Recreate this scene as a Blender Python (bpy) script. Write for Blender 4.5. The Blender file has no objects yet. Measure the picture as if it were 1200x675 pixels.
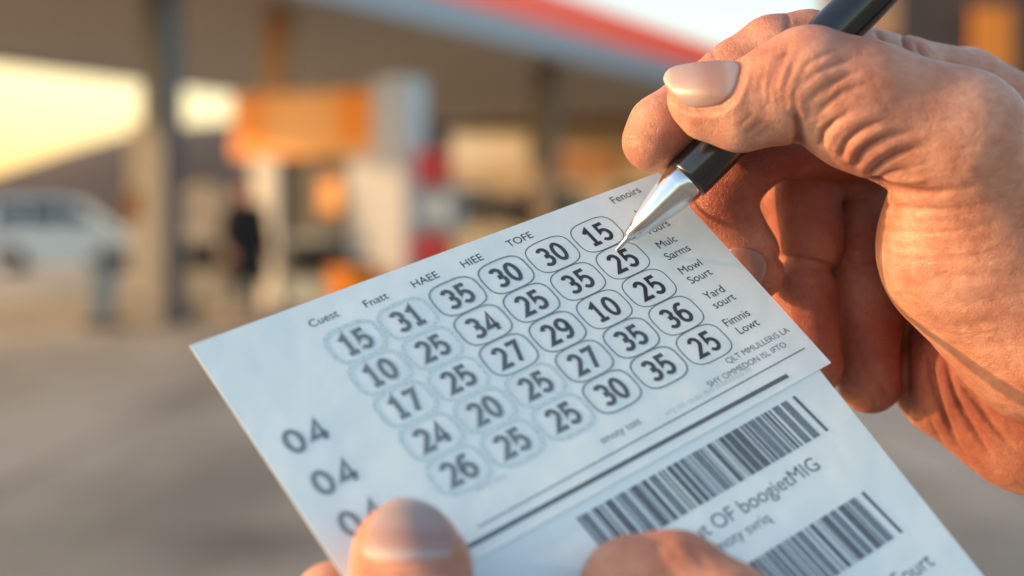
import bpy, bmesh, math, random
import numpy as np
from mathutils import Vector, Matrix

random.seed(4)
scene = bpy.context.scene
COL = scene.collection
R = math.radians

# ------------------------------------------------------------------ camera
F = 1750.0                      # focal length in pixels of a 1200 px wide frame
PITCH = R(2.47)
CAM = np.array([0.0, 0.0, 1.3])
RIGHT = np.array([1.0, 0, 0])
FWD = np.array([0, math.cos(PITCH), -math.sin(PITCH)])
UP = np.array([0, math.sin(PITCH), math.cos(PITCH)])
cd = bpy.data.cameras.new('camera')
cam = bpy.data.objects.new('camera', cd)
COL.objects.link(cam)
cam.location = CAM
cam.rotation_euler = (math.pi / 2 - PITCH, 0, 0)
cd.sensor_width = 36
cd.lens = 36 * F / 1200
cd.clip_start = 0.02
cd.clip_end = 5000
cd.dof.use_dof = True
cd.dof.focus_distance = 0.360
cd.dof.aperture_fstop = 6.8
cd.dof.aperture_blades = 0
scene.camera = cam


def px(u, v, z):
    """point (camera axes, mm) seen at pixel u, v of the 1200x675 frame at depth z mm"""
    return np.array([(u - 600) * z / F, (v - 337.5) * z / F, z], float)


def to_world(P):
    P = np.asarray(P, float) / 1000.0
    return CAM + P[..., 0:1] * RIGHT - P[..., 1:2] * UP + P[..., 2:3] * FWD


# ------------------------------------------------------------------ helpers
def tag(o, label=None, cat=None, group=None, kind=None):
    if label: o['label'] = label
    if cat: o['category'] = cat
    if group: o['group'] = group
    if kind: o['kind'] = kind
    return o


def empty(name, loc=(0, 0, 0), rz=0.0):
    o = bpy.data.objects.new(name, None)
    o.empty_display_size = 0.1
    COL.objects.link(o)
    o.location = loc
    o.rotation_euler = (0, 0, rz)
    return o


def link_mesh(name, me, mats, parent=None, loc=None):
    o = bpy.data.objects.new(name, me)
    COL.objects.link(o)
    for m in (mats if isinstance(mats, (list, tuple)) else [mats]):
        me.materials.append(m)
    if parent: o.parent = parent
    if loc is not None: o.location = loc
    return o


class MB:
    def __init__(self): self.v = []; self.f = []; self.m = []; self.s = []

    def add(self, verts, faces, mat=0, smooth=False):
        b = len(self.v)
        self.v += [tuple(map(float, p)) for p in verts]
        for f in faces:
            self.f.append([b + i for i in f]); self.m.append(mat); self.s.append(smooth)
        return self

    def box(self, lo, hi, mat=0, bev=0.0):
        bm = bmesh.new()
        bmesh.ops.create_cube(bm, size=1)
        lo = Vector(lo); hi = Vector(hi)
        for v in bm.verts:
            v.co = Vector(((lo[i] + hi[i]) / 2 + v.co[i] * (hi[i] - lo[i])) for i in range(3))
        if bev:
            bmesh.ops.bevel(bm, geom=bm.edges[:], offset=bev, segments=2, affect='EDGES', profile=0.5)
        bm.verts.index_update()
        self.add([v.co[:] for v in bm.verts], [[v.index for v in f.verts] for f in bm.faces], mat)
        bm.free()
        return self

    def lathe(self, prof, axis_o=(0, 0, 0), axis_d=(0, 0, 1), n=32, mat=0):
        d = Vector(axis_d).normalized(); o = Vector(axis_o)
        a = d.orthogonal().normalized(); b = d.cross(a)
        vs = []; fs = []
        for (t, r) in prof:
            for i in range(n):
                th = 2 * math.pi * i / n
                vs.append(o + d * t + (a * math.cos(th) + b * math.sin(th)) * r)
        for k in range(len(prof) - 1):
            for i in range(n):
                j = (i + 1) % n
                fs.append((k * n + i, k * n + j, (k + 1) * n + j, (k + 1) * n + i))
        self.add(vs, fs, mat, True)
        self.add([vs[i] for i in range(n)], [list(range(n))[::-1]], mat)
        L = (len(prof) - 1) * n
        self.add([vs[L + i] for i in range(n)], [list(range(n))], mat)
        return self

    def prism(self, poly, y0, y1, mat=0):
        """polygon in (x, z) extruded along y"""
        n = len(poly)
        vs = [(p[0], y0, p[1]) for p in poly] + [(p[0], y1, p[1]) for p in poly]
        fs = [list(range(n)), list(range(2 * n - 1, n - 1, -1))]
        fs += [(i, i + n, (i + 1) % n + n, (i + 1) % n) for i in range(n)]
        return self.add(vs, fs, mat)

    def build(self, name, mats, parent=None, loc=None, bevel=0.0):
        me = bpy.data.meshes.new(name)
        me.from_pydata(self.v, [], self.f)
        me.polygons.foreach_set('material_index', self.m)
        me.polygons.foreach_set('use_smooth', self.s)
        bm = bmesh.new(); bm.from_mesh(me)
        bmesh.ops.recalc_face_normals(bm, faces=bm.faces)
        if bevel:
            bmesh.ops.remove_doubles(bm, verts=bm.verts, dist=1e-5)
            bmesh.ops.bevel(bm, geom=[e for e in bm.edges if e.is_manifold and e.calc_face_angle(0) > 0.5],
                            offset=bevel, segments=2, affect='EDGES', profile=0.6)
        bm.to_mesh(me); bm.free()
        me.update()
        return link_mesh(name, me, mats, parent, loc)


# ------------------------------------------------------------------ materials
def new_mat(name):
    m = bpy.data.materials.new(name)
    m.use_nodes = True
    nt = m.node_tree
    bs = nt.nodes['Principled BSDF']
    return m, nt, bs


def plain(name, col, rough=0.5, metal=0.0, var=0.12, scale=6.0, coat=0.0, bump=0.0, spec=0.5):
    m, nt, bs = new_mat(name)
    tc = nt.nodes.new('ShaderNodeTexCoord')
    nz = nt.nodes.new('ShaderNodeTexNoise')
    nz.inputs['Scale'].default_value = scale
    nz.inputs['Detail'].default_value = 5
    nt.links.new(tc.outputs['Object'], nz.inputs['Vector'])
    mx = nt.nodes.new('ShaderNodeMix'); mx.data_type = 'RGBA'
    mx.inputs[6].default_value = (*[c * (1 - var) for c in col], 1)
    mx.inputs[7].default_value = (*[min(1, c * (1 + var)) for c in col], 1)
    nt.links.new(nz.outputs['Fac'], mx.inputs[0])
    nt.links.new(mx.outputs[2], bs.inputs['Base Color'])
    bs.inputs['Roughness'].default_value = rough
    bs.inputs['Metallic'].default_value = metal
    bs.inputs['Coat Weight'].default_value = coat
    bs.inputs['Specular IOR Level'].default_value = spec
    if bump:
        bp = nt.nodes.new('ShaderNodeBump')
        bp.inputs['Strength'].default_value = bump
        nt.links.new(nz.outputs['Fac'], bp.inputs['Height'])
        nt.links.new(bp.outputs['Normal'], bs.inputs['Normal'])
    return m


def skin_mat():
    m, nt, bs = new_mat('skin')
    N = nt.nodes; L = nt.links
    tc = N.new('ShaderNodeTexCoord')
    at = N.new('ShaderNodeAttribute'); at.attribute_name = 'flush_shade'
    n1 = N.new('ShaderNodeTexNoise'); n1.inputs['Scale'].default_value = 90; n1.inputs['Detail'].default_value = 6
    n2 = N.new('ShaderNodeTexNoise'); n2.inputs['Scale'].default_value = 420; n2.inputs['Detail'].default_value = 4
    for n in (n1, n2): L.new(tc.outputs['Object'], n.inputs['Vector'])
    r1 = N.new('ShaderNodeValToRGB')
    r1.color_ramp.elements[0].position = 0.3; r1.color_ramp.elements[0].color = (0.50, 0.205, 0.122, 1)
    r1.color_ramp.elements[1].position = 0.72; r1.color_ramp.elements[1].color = (0.72, 0.385, 0.262, 1)
    L.new(n1.outputs['Fac'], r1.inputs['Fac'])
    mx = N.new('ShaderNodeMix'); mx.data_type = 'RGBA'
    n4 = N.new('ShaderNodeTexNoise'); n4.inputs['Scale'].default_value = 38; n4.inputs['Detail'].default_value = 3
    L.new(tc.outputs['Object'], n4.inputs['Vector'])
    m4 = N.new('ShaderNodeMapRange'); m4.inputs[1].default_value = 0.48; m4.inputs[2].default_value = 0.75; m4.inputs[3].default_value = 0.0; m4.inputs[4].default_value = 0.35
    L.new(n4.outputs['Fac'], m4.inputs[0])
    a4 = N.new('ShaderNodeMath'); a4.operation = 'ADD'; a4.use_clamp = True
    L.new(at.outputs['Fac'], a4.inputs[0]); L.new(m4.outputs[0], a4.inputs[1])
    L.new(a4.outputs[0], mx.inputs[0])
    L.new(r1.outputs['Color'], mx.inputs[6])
    mx.inputs[7].default_value = (0.30, 0.072, 0.044, 1)  # dark red: skin flush, and shade put into the skin colour
    m2 = N.new('ShaderNodeMix'); m2.data_type = 'RGBA'; m2.blend_type = 'MULTIPLY'
    r2 = N.new('ShaderNodeValToRGB')
    r2.color_ramp.elements[0].position = 0.35; r2.color_ramp.elements[0].color = (0.86, 0.80, 0.78, 1)
    r2.color_ramp.elements[1].position = 0.6; r2.color_ramp.elements[1].color = (1, 1, 1, 1)
    L.new(n2.outputs['Fac'], r2.inputs['Fac'])
    m2.inputs[0].default_value = 0.8
    L.new(mx.outputs[2], m2.inputs[6]); L.new(r2.outputs['Color'], m2.inputs[7])
    L.new(m2.outputs[2], bs.inputs['Base Color'])
    bs.inputs['Roughness'].default_value = 0.46
    bs.inputs['Specular IOR Level'].default_value = 0.45
    bs.inputs['Subsurface Weight'].default_value = 0.32
    bs.inputs['Subsurface Radius'].default_value = (1.0, 0.32, 0.16)
    bs.inputs['Subsurface Scale'].default_value = 0.0045
    # skin relief: fine crossing lines and pores
    v1 = N.new('ShaderNodeTexVoronoi'); v1.feature = 'DISTANCE_TO_EDGE'; v1.inputs['Scale'].default_value = 1150
    mp = N.new('ShaderNodeMapping'); mp.inputs['Scale'].default_value = (1.0, 0.55, 1.25); mp.inputs['Rotation'].default_value = (0.3, 0.5, 0.7)
    wob = N.new('ShaderNodeMix'); wob.data_type = 'RGBA'; wob.blend_type = 'LINEAR_LIGHT'; wob.inputs[0].default_value = 0.0012
    L.new(tc.outputs['Object'], wob.inputs[6]); L.new(n2.outputs['Color'], wob.inputs[7])
    L.new(wob.outputs[2], mp.inputs['Vector']); L.new(mp.outputs['Vector'], v1.inputs['Vector'])
    cl = N.new('ShaderNodeMapRange'); cl.inputs[1].default_value = 0.0; cl.inputs[2].default_value = 0.12
    L.new(v1.outputs['Distance'], cl.inputs[0])
    b1 = N.new('ShaderNodeBump'); b1.inputs['Strength'].default_value = 0.5; b1.inputs['Distance'].default_value = 0.00022
    L.new(cl.outputs[0], b1.inputs['Height'])
    b2 = N.new('ShaderNodeBump'); b2.inputs['Strength'].default_value = 0.75; b2.inputs['Distance'].default_value = 0.0006
    n3 = N.new('ShaderNodeTexNoise'); n3.inputs['Scale'].default_value = 260; n3.inputs['Detail'].default_value = 5; n3.inputs['Roughness'].default_value = 0.62
    L.new(mp.outputs['Vector'], n3.inputs['Vector'])
    L.new(n3.outputs['Fac'], b2.inputs['Height'])
    L.new(b1.outputs['Normal'], b2.inputs['Normal'])
    L.new(b2.outputs['Normal'], bs.inputs['Normal'])
    return m


def nail_mat(name='nail', k=1.0):
    m, nt, bs = new_mat(name)
    N = nt.nodes; L = nt.links
    at = N.new('ShaderNodeAttribute'); at.attribute_name = 'along'     # 0 cuticle .. 1 free edge
    rp = N.new('ShaderNodeValToRGB')
    e = rp.color_ramp.elements
    e[0].position = 0.0; e[0].color = (0.66, 0.52, 0.45, 1)
    e[1].position = 1.0; e[1].color = (0.68, 0.60, 0.52, 1)
    for p, c in ((0.15, (0.64, 0.50, 0.44, 1)), (0.24, (0.52, 0.34, 0.28, 1)), (0.42, (0.48, 0.29, 0.24, 1)), (0.62, (0.54, 0.40, 0.35, 1)), (0.88, (0.56, 0.43, 0.37, 1)), (0.95, (0.66, 0.57, 0.49, 1))):
        x = e.new(p); x.color = c
    for q in e: q.color = (q.color[0] * k * 0.70, q.color[1] * k * k * 0.67, q.color[2] * k * k * 0.69, 1)
    L.new(at.outputs['Fac'], rp.inputs['Fac'])
    L.new(rp.outputs['Color'], bs.inputs['Base Color'])
    bs.inputs['Roughness'].default_value = 0.4
    bs.inputs['Coat Weight'].default_value = 0.08
    bs.inputs['Coat Roughness'].default_value = 0.2
    bs.inputs['Subsurface Weight'].default_value = 0.2
    bs.inputs['Subsurface Scale'].default_value = 0.002
    tc = N.new('ShaderNodeTexCoord')
    nz = N.new('ShaderNodeTexNoise'); nz.inputs['Scale'].default_value = 500
    bp = N.new('ShaderNodeBump'); bp.inputs['Strength'].default_value = 0.3; bp.inputs['Distance'].default_value = 0.0003
    L.new(tc.outputs['Object'], nz.inputs['Vector']); L.new(nz.outputs['Fac'], bp.inputs['Height']); L.new(bp.outputs['Normal'], bs.inputs['Normal'])
    return m


def paper_mat():
    m, nt, bs = new_mat('paper')
    N = nt.nodes; L = nt.links
    tc = N.new('ShaderNodeTexCoord')
    nz = N.new('ShaderNodeTexNoise'); nz.inputs['Scale'].default_value = 900; nz.inputs['Detail'].default_value = 6
    L.new(tc.outputs['Object'], nz.inputs['Vector'])
    rp = N.new('ShaderNodeValToRGB')
    rp.color_ramp.elements[0].color = (0.71, 0.80, 0.795, 1); rp.color_ramp.elements[1].color = (0.77, 0.85, 0.845, 1)
    L.new(nz.outputs['Fac'], rp.inputs['Fac'])
    L.new(rp.outputs['Color'], bs.inputs['Base Color'])
    bs.inputs['Roughness'].default_value = 0.55
    bs.inputs['Specular IOR Level'].default_value = 0.35
    bp = N.new('ShaderNodeBump'); bp.inputs['Strength'].default_value = 0.2; bp.inputs['Distance'].default_value = 0.0001
    n2 = N.new('ShaderNodeTexNoise'); n2.inputs['Scale'].default_value = 28; n2.inputs['Detail'].default_value = 3
    L.new(tc.outputs['Object'], n2.inputs['Vector'])
    b2 = N.new('ShaderNodeBump'); b2.inputs['Strength'].default_value = 0.5; b2.inputs['Distance'].default_value = 0.0025
    L.new(n2.outputs['Fac'], b2.inputs['Height']); L.new(b2.outputs['Normal'], bp.inputs['Normal'])
    L.new(nz.outputs['Fac'], bp.inputs['Height']); L.new(bp.outputs['Normal'], bs.inputs['Normal'])
    return m


def ink_mat(name, col, amount=1.0):
    m, nt, bs = new_mat(name)
    N = nt.nodes; L = nt.links
    tc = N.new('ShaderNodeTexCoord')
    nz = N.new('ShaderNodeTexNoise'); nz.inputs['Scale'].default_value = 2200; nz.inputs['Detail'].default_value = 3
    L.new(tc.outputs['Object'], nz.inputs['Vector'])
    rp = N.new('ShaderNodeValToRGB')
    rp.color_ramp.elements[0].position = 0.35; rp.color_ramp.elements[0].color = (*col, 1)
    rp.color_ramp.elements[1].position = 0.75; rp.color_ramp.elements[1].color = (*[min(1, c * 1.7 + 0.02) for c in col], 1)
    L.new(nz.outputs['Fac'], rp.inputs['Fac'])
    L.new(rp.outputs['Color'], bs.inputs['Base Color'])
    bs.inputs['Roughness'].default_value = 0.6
    return m


def ground_mat():
    m, nt, bs = new_mat('concrete_apron')
    N = nt.nodes; L = nt.links
    tc = N.new('ShaderNodeTexCoord')
    n1 = N.new('ShaderNodeTexNoise'); n1.inputs['Scale'].default_value = 0.35; n1.inputs['Detail'].default_value = 8
    n2 = N.new('ShaderNodeTexNoise'); n2.inputs['Scale'].default_value = 14; n2.inputs['Detail'].default_value = 8
    mp = N.new('ShaderNodeMapping'); mp.inputs['Scale'].default_value = (2.2, 0.55, 1)
    L.new(tc.outputs['Object'], mp.inputs['Vector'])
    L.new(mp.outputs['Vector'], n1.inputs['Vector']); L.new(tc.outputs['Object'], n2.inputs['Vector'])
    r1 = N.new('ShaderNodeValToRGB')
    r1.color_ramp.elements[0].position = 0.38; r1.color_ramp.elements[0].color = (0.20, 0.172, 0.13, 1)
    r1.color_ramp.elements[1].position = 0.60; r1.color_ramp.elements[1].color = (0.36, 0.31, 0.235, 1)
    L.new(n1.outputs['Fac'], r1.inputs['Fac'])
    mx = N.new('ShaderNodeMix'); mx.data_type = 'RGBA'; mx.blend_type = 'MULTIPLY'; mx.inputs[0].default_value = 0.5
    L.new(r1.outputs['Color'], mx.inputs[6]); L.new(n2.outputs['Color'], mx.inputs[7])
    bk = N.new('ShaderNodeTexBrick'); bk.inputs['Scale'].default_value = 0.2; bk.offset = 0
    bk.inputs['Mortar Size'].default_value = 0.004
    bk.inputs['Color1'].default_value = (1, 1, 1, 1); bk.inputs['Color2'].default_value = (0.93, 0.93, 0.93, 1); bk.inputs['Mortar'].default_value = (0.35, 0.35, 0.35, 1)
    L.new(tc.outputs['Object'], bk.inputs['Vector'])
    m3 = N.new('ShaderNodeMix'); m3.data_type = 'RGBA'; m3.blend_type = 'MULTIPLY'; m3.inputs[0].default_value = 1
    L.new(mx.outputs[2], m3.inputs[6]); L.new(bk.outputs['Color'], m3.inputs[7])
    gm = N.new('ShaderNodeMix'); gm.data_type = 'RGBA'; gm.blend_type = 'MULTIPLY'; gm.inputs[0].default_value = 1
    gm.inputs[7].default_value = (1.5, 1.5, 1.5, 1)
    L.new(m3.outputs[2], gm.inputs[6])
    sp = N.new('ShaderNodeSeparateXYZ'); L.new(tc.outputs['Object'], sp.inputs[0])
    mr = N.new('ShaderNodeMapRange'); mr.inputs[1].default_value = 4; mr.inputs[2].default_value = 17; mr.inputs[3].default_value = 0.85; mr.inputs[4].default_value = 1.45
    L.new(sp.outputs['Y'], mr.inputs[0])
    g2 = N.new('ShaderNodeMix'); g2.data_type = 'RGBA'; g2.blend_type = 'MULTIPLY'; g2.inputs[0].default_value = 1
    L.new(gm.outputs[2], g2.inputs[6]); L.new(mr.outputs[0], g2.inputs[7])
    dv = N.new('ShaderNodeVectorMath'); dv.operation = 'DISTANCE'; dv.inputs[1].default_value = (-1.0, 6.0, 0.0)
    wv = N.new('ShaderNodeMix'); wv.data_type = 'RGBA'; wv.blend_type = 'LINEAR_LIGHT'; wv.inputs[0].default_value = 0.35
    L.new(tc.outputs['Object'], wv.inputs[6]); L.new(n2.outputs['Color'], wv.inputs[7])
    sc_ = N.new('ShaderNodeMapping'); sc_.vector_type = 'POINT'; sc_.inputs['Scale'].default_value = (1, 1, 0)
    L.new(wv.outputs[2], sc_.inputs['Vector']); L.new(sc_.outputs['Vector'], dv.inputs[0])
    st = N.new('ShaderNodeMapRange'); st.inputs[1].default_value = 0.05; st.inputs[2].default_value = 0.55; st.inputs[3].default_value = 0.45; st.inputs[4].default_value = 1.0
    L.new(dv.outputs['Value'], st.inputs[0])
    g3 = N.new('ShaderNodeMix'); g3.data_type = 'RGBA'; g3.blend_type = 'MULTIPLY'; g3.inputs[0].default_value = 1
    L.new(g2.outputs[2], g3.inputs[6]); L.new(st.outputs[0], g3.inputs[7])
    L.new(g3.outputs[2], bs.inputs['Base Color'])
    bs.inputs['Roughness'].default_value = 0.75
    bp = N.new('ShaderNodeBump'); bp.inputs['Strength'].default_value = 0.3; bp.inputs['Distance'].default_value = 0.01
    L.new(n2.outputs['Fac'], bp.inputs['Height']); L.new(bp.outputs['Normal'], bs.inputs['Normal'])
    return m


M = {}
M['skin'] = skin_mat()
M['nail'] = nail_mat()
M['nail_dim'] = nail_mat('nail_shaded', 0.72)  # darker nail copy, the middle finger's shade put into its colour
M['paper'] = paper_mat()
M['ink'] = ink_mat('ink_black', (0.018, 0.022, 0.03))
M['ink_grey'] = ink_mat('ink_grey', (0.085, 0.105, 0.125))
M['ink_line'] = ink_mat('ink_outline', (0.13, 0.17, 0.195))
for i_, k_ in enumerate((1.0, 0.75, 0.5, 0.3, 0.15, 0.0)):
    M['ink_num%d' % i_] = ink_mat('ink_number_%d' % i_, tuple(a + (b - a) * k_ for a, b in zip((0.018, 0.022, 0.03), (0.13, 0.155, 0.17))))
    M['ink_ring%d' % i_] = ink_mat('ink_ring_%d' % i_, tuple(a + (b - a) * k_ for a, b in zip((0.06, 0.085, 0.105), (0.30, 0.36, 0.37))))
M['ink_blur'] = ink_mat('ink_blur', (0.36, 0.43, 0.45))  # wide pale strokes that draw lens blur into the print
M['ink_halo'] = ink_mat('ink_halo', (0.43, 0.53, 0.55))
M['ink_pale'] = ink_mat('ink_pale', (0.42, 0.46, 0.48))
M['pen_black'] = plain('pen_black_lacquer', (0.008, 0.010, 0.013), 0.22, 0, 0.1, 300, coat=0.6)
M['chrome'] = plain('brushed_chrome', (0.72, 0.73, 0.74), 0.16, 1.0, 0.05, 400)
M['white_metal'] = plain('white_painted_metal', (0.52, 0.53, 0.53), 0.45)
M['cream'] = plain('cream_render', (0.62, 0.54, 0.42), 0.7)
M['beige_wall'] = plain('beige_wall', (0.42, 0.31, 0.20), 0.8, scale=1.2)
M['brown_wall'] = plain('brown_wall', (0.10, 0.065, 0.05), 0.85, scale=0.8, var=0.3)
M['grey_steel'] = plain('grey_steel', (0.075, 0.085, 0.10), 0.5, 0.0)
M['brown_steel'] = plain('brown_steel', (0.11, 0.08, 0.06), 0.5)
M['orange_brown'] = plain('orange_brown_steel', (0.36, 0.17, 0.07), 0.5)
M['soffit'] = plain('soffit_panels', (0.37, 0.345, 0.315), 0.6, scale=0.5)
M['fascia_grey'] = plain('fascia_grey', (0.33, 0.37, 0.42), 0.4)
M['fascia_red'] = plain('fascia_red', (0.92, 0.10, 0.04), 0.4)
_m = M['fascia_red'].node_tree.nodes['Principled BSDF']      # emission added to brighten the red edge band
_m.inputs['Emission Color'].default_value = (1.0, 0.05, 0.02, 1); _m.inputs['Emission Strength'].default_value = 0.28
M['orange'] = plain('orange_panel', (1.0, 0.26, 0.01), 0.4)
M['pale_orange'] = plain('pale_orange_panel', (0.95, 0.42, 0.13), 0.4)
M['red'] = plain('red_paint', (0.55, 0.03, 0.03), 0.4)
M['dark'] = plain('dark_plastic', (0.025, 0.025, 0.028), 0.5)
M['glass'] = plain('dark_glass', (0.02, 0.024, 0.028), 0.1, spec=0.35)
M['rubber'] = plain('tyre_rubber', (0.015, 0.015, 0.015), 0.8)
M['rim'] = plain('alloy', (0.4, 0.4, 0.42), 0.3, 0.9)
M['silver'] = plain('silver_car_paint', (0.58, 0.68, 0.73), 0.3, 0.0, coat=0.8)
M['white_car'] = plain('white_car_paint', (0.66, 0.70, 0.72), 0.3, 0.0, coat=0.8)
M['dark_car'] = plain('dark_car_paint', (0.035, 0.03, 0.032), 0.25, 0.2, coat=0.8)
M['lamp_red'] = plain('tail_lamp', (0.6, 0.02, 0.02), 0.2)
M['lamp_clear'] = plain('head_lamp', (0.75, 0.75, 0.72), 0.15)
M['teal_grey'] = plain('teal_grey_plastic', (0.20, 0.25, 0.27), 0.5)
M['concrete'] = plain('kerb_concrete', (0.32, 0.29, 0.26), 0.85, scale=8, bump=0.2)
M['ground'] = ground_mat()
M['hill'] = plain('dry_hillside', (0.075, 0.055, 0.045), 0.95, scale=0.02, var=0.35)
M['coat'] = plain('dark_coat_cloth', (0.012, 0.013, 0.016), 0.9)
M['jeans'] = plain('blue_denim', (0.035, 0.055, 0.09), 0.9)
M['hair'] = plain('dark_hair', (0.02, 0.014, 0.01), 0.6)
M['asphalt_stain'] = plain('oil_stain', (0.06, 0.055, 0.05), 0.6, var=0.3)


# ------------------------------------------------------------------ distance-field modelling (hands, person)
class Field:
    def __init__(self, lo, hi, h):
        self.lo = np.array(lo, float); self.h = h
        self.n = np.ceil((np.array(hi) - self.lo) / h).astype(int) + 1
        self.D = np.full(self.n, 1e3, np.float32)

    def block(self, lo, hi):
        a = np.clip(np.floor((lo - self.lo) / self.h).astype(int), 0, self.n)
        b = np.clip(np.ceil((hi - self.lo) / self.h).astype(int) + 1, 0, self.n)
        ax = [(self.lo[i] + self.h * np.arange(a[i], b[i])).astype(np.float32) for i in range(3)]
        return tuple(slice(a[i], b[i]) for i in range(3)), ax

    def blend(self, sl, d, k):
        D = self.D[sl]
        if k > 0:
            hh = np.maximum(k - np.abs(D - d), 0) / k
            self.D[sl] = np.minimum(D, d) - hh * hh * hh * k / 6
        else:
            self.D[sl] = np.minimum(D, d)

    def cap(self, a, b, ra, rb, k=2.0):
        a = np.asarray(a, float); b = np.asarray(b, float)
        m = max(ra, rb) + k + 4 * self.h
        sl, ax = self.block(np.minimum(a, b) - m, np.maximum(a, b) + m)
        if any(len(x) == 0 for x in ax): return
        X = ax[0][:, None, None] - a[0]; Y = ax[1][None, :, None] - a[1]; Z = ax[2][None, None, :] - a[2]
        ba = b - a
        t = np.clip((X * ba[0] + Y * ba[1] + Z * ba[2]) / max(1e-6, ba @ ba), 0, 1)
        d = np.sqrt((X - ba[0] * t) ** 2 + (Y - ba[1] * t) ** 2 + (Z - ba[2] * t) ** 2) - (ra + (rb - ra) * t)
        self.blend(sl, d.astype(np.float32), k)

    def chain(self, pts, k=2.0, first_k=None):
        for i in range(len(pts) - 1):
            self.cap(pts[i][0], pts[i + 1][0], pts[i][1], pts[i + 1][1], k if (i or first_k is None) else first_k)

    def merge(self, other, k):
        hh = np.maximum(k - np.abs(self.D - other.D), 0) / k if k > 0 else 0
        self.D = np.minimum(self.D, other.D) - (hh * hh * hh * k / 6 if k > 0 else 0)

    def sample(self, P):
        q = (np.asarray(P) - self.lo) / self.h
        i = np.clip(np.floor(q).astype(int), 0, self.n - 2); f = q - i
        out = 0
        for dx in (0, 1):
            for dy in (0, 1):
                for dz in (0, 1):
                    w = (f[:, 0] if dx else 1 - f[:, 0]) * (f[:, 1] if dy else 1 - f[:, 1]) * (f[:, 2] if dz else 1 - f[:, 2])
                    out = out + w * self.D[i[:, 0] + dx, i[:, 1] + dy, i[:, 2] + dz]
        return out

    def normals(self, P):
        g = np.zeros((len(P), 3)); e = self.h
        for k in range(3):
            o = np.zeros(3); o[k] = e
            g[:, k] = self.sample(P + o) - self.sample(P - o)
        return g / (np.linalg.norm(g, axis=1, keepdims=True) + 1e-9)

    def mesh(self):
        """naive surface nets"""
        D = self.D
        D[0] = D[-1] = 1; D[:, 0] = D[:, -1] = 1; D[:, :, 0] = D[:, :, -1] = 1
        S = D < 0
        n = self.n - 1
        cnt = np.zeros(n, np.int8)
        for dx in (0, 1):
            for dy in (0, 1):
                for dz in (0, 1):
                    cnt += S[dx:dx + n[0], dy:dy + n[1], dz:dz + n[2]]
        act = np.argwhere((cnt > 0) & (cnt < 8))
        idx = np.full(n, -1, np.int32)
        idx[act[:, 0], act[:, 1], act[:, 2]] = np.arange(len(act))
        acc = np.zeros((len(act), 3)); num = np.zeros(len(act))
        C = [(x, y, z) for x in (0, 1) for y in (0, 1) for z in (0, 1)]
        for a in C:
            for k in range(3):
                if a[k]: continue
                b = list(a); b[k] = 1
                va = D[act[:, 0] + a[0], act[:, 1] + a[1], act[:, 2] + a[2]]
                vb = D[act[:, 0] + b[0], act[:, 1] + b[1], act[:, 2] + b[2]]
                mk = (va < 0) != (vb < 0)
                t = np.where(mk, va / np.where(mk, va - vb, 1), 0)
                p = np.tile(np.array(a, float), (len(act), 1)); p[:, k] += t
                acc += p * mk[:, None]; num += mk
        V = self.lo + self.h * (act + acc / num[:, None])
        quads = []
        for k in range(3):
            sl0 = [slice(None)] * 3; sl1 = [slice(None)] * 3
            sl0[k] = slice(0, -1); sl1[k] = slice(1, None)
            ed = np.argwhere(S[tuple(sl0)] != S[tuple(sl1)])
            i, j = [(1, 2), (2, 0), (0, 1)][k]
            ed = ed[(ed[:, i] > 0) & (ed[:, j] > 0)]
            flip = S[ed[:, 0], ed[:, 1], ed[:, 2]]
            q = []
            for (oi, oj) in ((-1, -1), (0, -1), (0, 0), (-1, 0)):
                e2 = ed.copy(); e2[:, i] += oi; e2[:, j] += oj
                q.append(idx[e2[:, 0], e2[:, 1], e2[:, 2]])
            q = np.stack(q, 1)
            q[~flip] = q[~flip][:, ::-1]
            quads.append(q)
        Q = np.concatenate(quads)
        Q = Q[(Q >= 0).all(1)]
        return V, Q


def relax(V, Q, it=2, lam=0.5):
    e = np.concatenate([Q[:, [0, 1]], Q[:, [1, 2]], Q[:, [2, 3]], Q[:, [3, 0]]])
    e = np.concatenate([e, e[:, ::-1]])
    deg = np.bincount(e[:, 0], minlength=len(V)).astype(float)
    for k in range(it):
        s = np.zeros_like(V)
        for c in range(3): s[:, c] = np.bincount(e[:, 0], V[e[:, 1], c], minlength=len(V))
        V = V + lam * (s / deg[:, None] - V)
    return V


def vnormals(V, Q):
    fn = np.cross(V[Q[:, 2]] - V[Q[:, 0]], V[Q[:, 3]] - V[Q[:, 1]])
    n = np.zeros_like(V)
    for k in range(4):
        for c in range(3): n[:, c] += np.bincount(Q[:, k], fn[:, c], minlength=len(V))
    return n / (np.linalg.norm(n, axis=1, keepdims=True) + 1e-12)


def proj(V):
    return np.c_[600 + F * V[:, 0] / V[:, 2], 337.5 + F * V[:, 1] / V[:, 2]]


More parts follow.
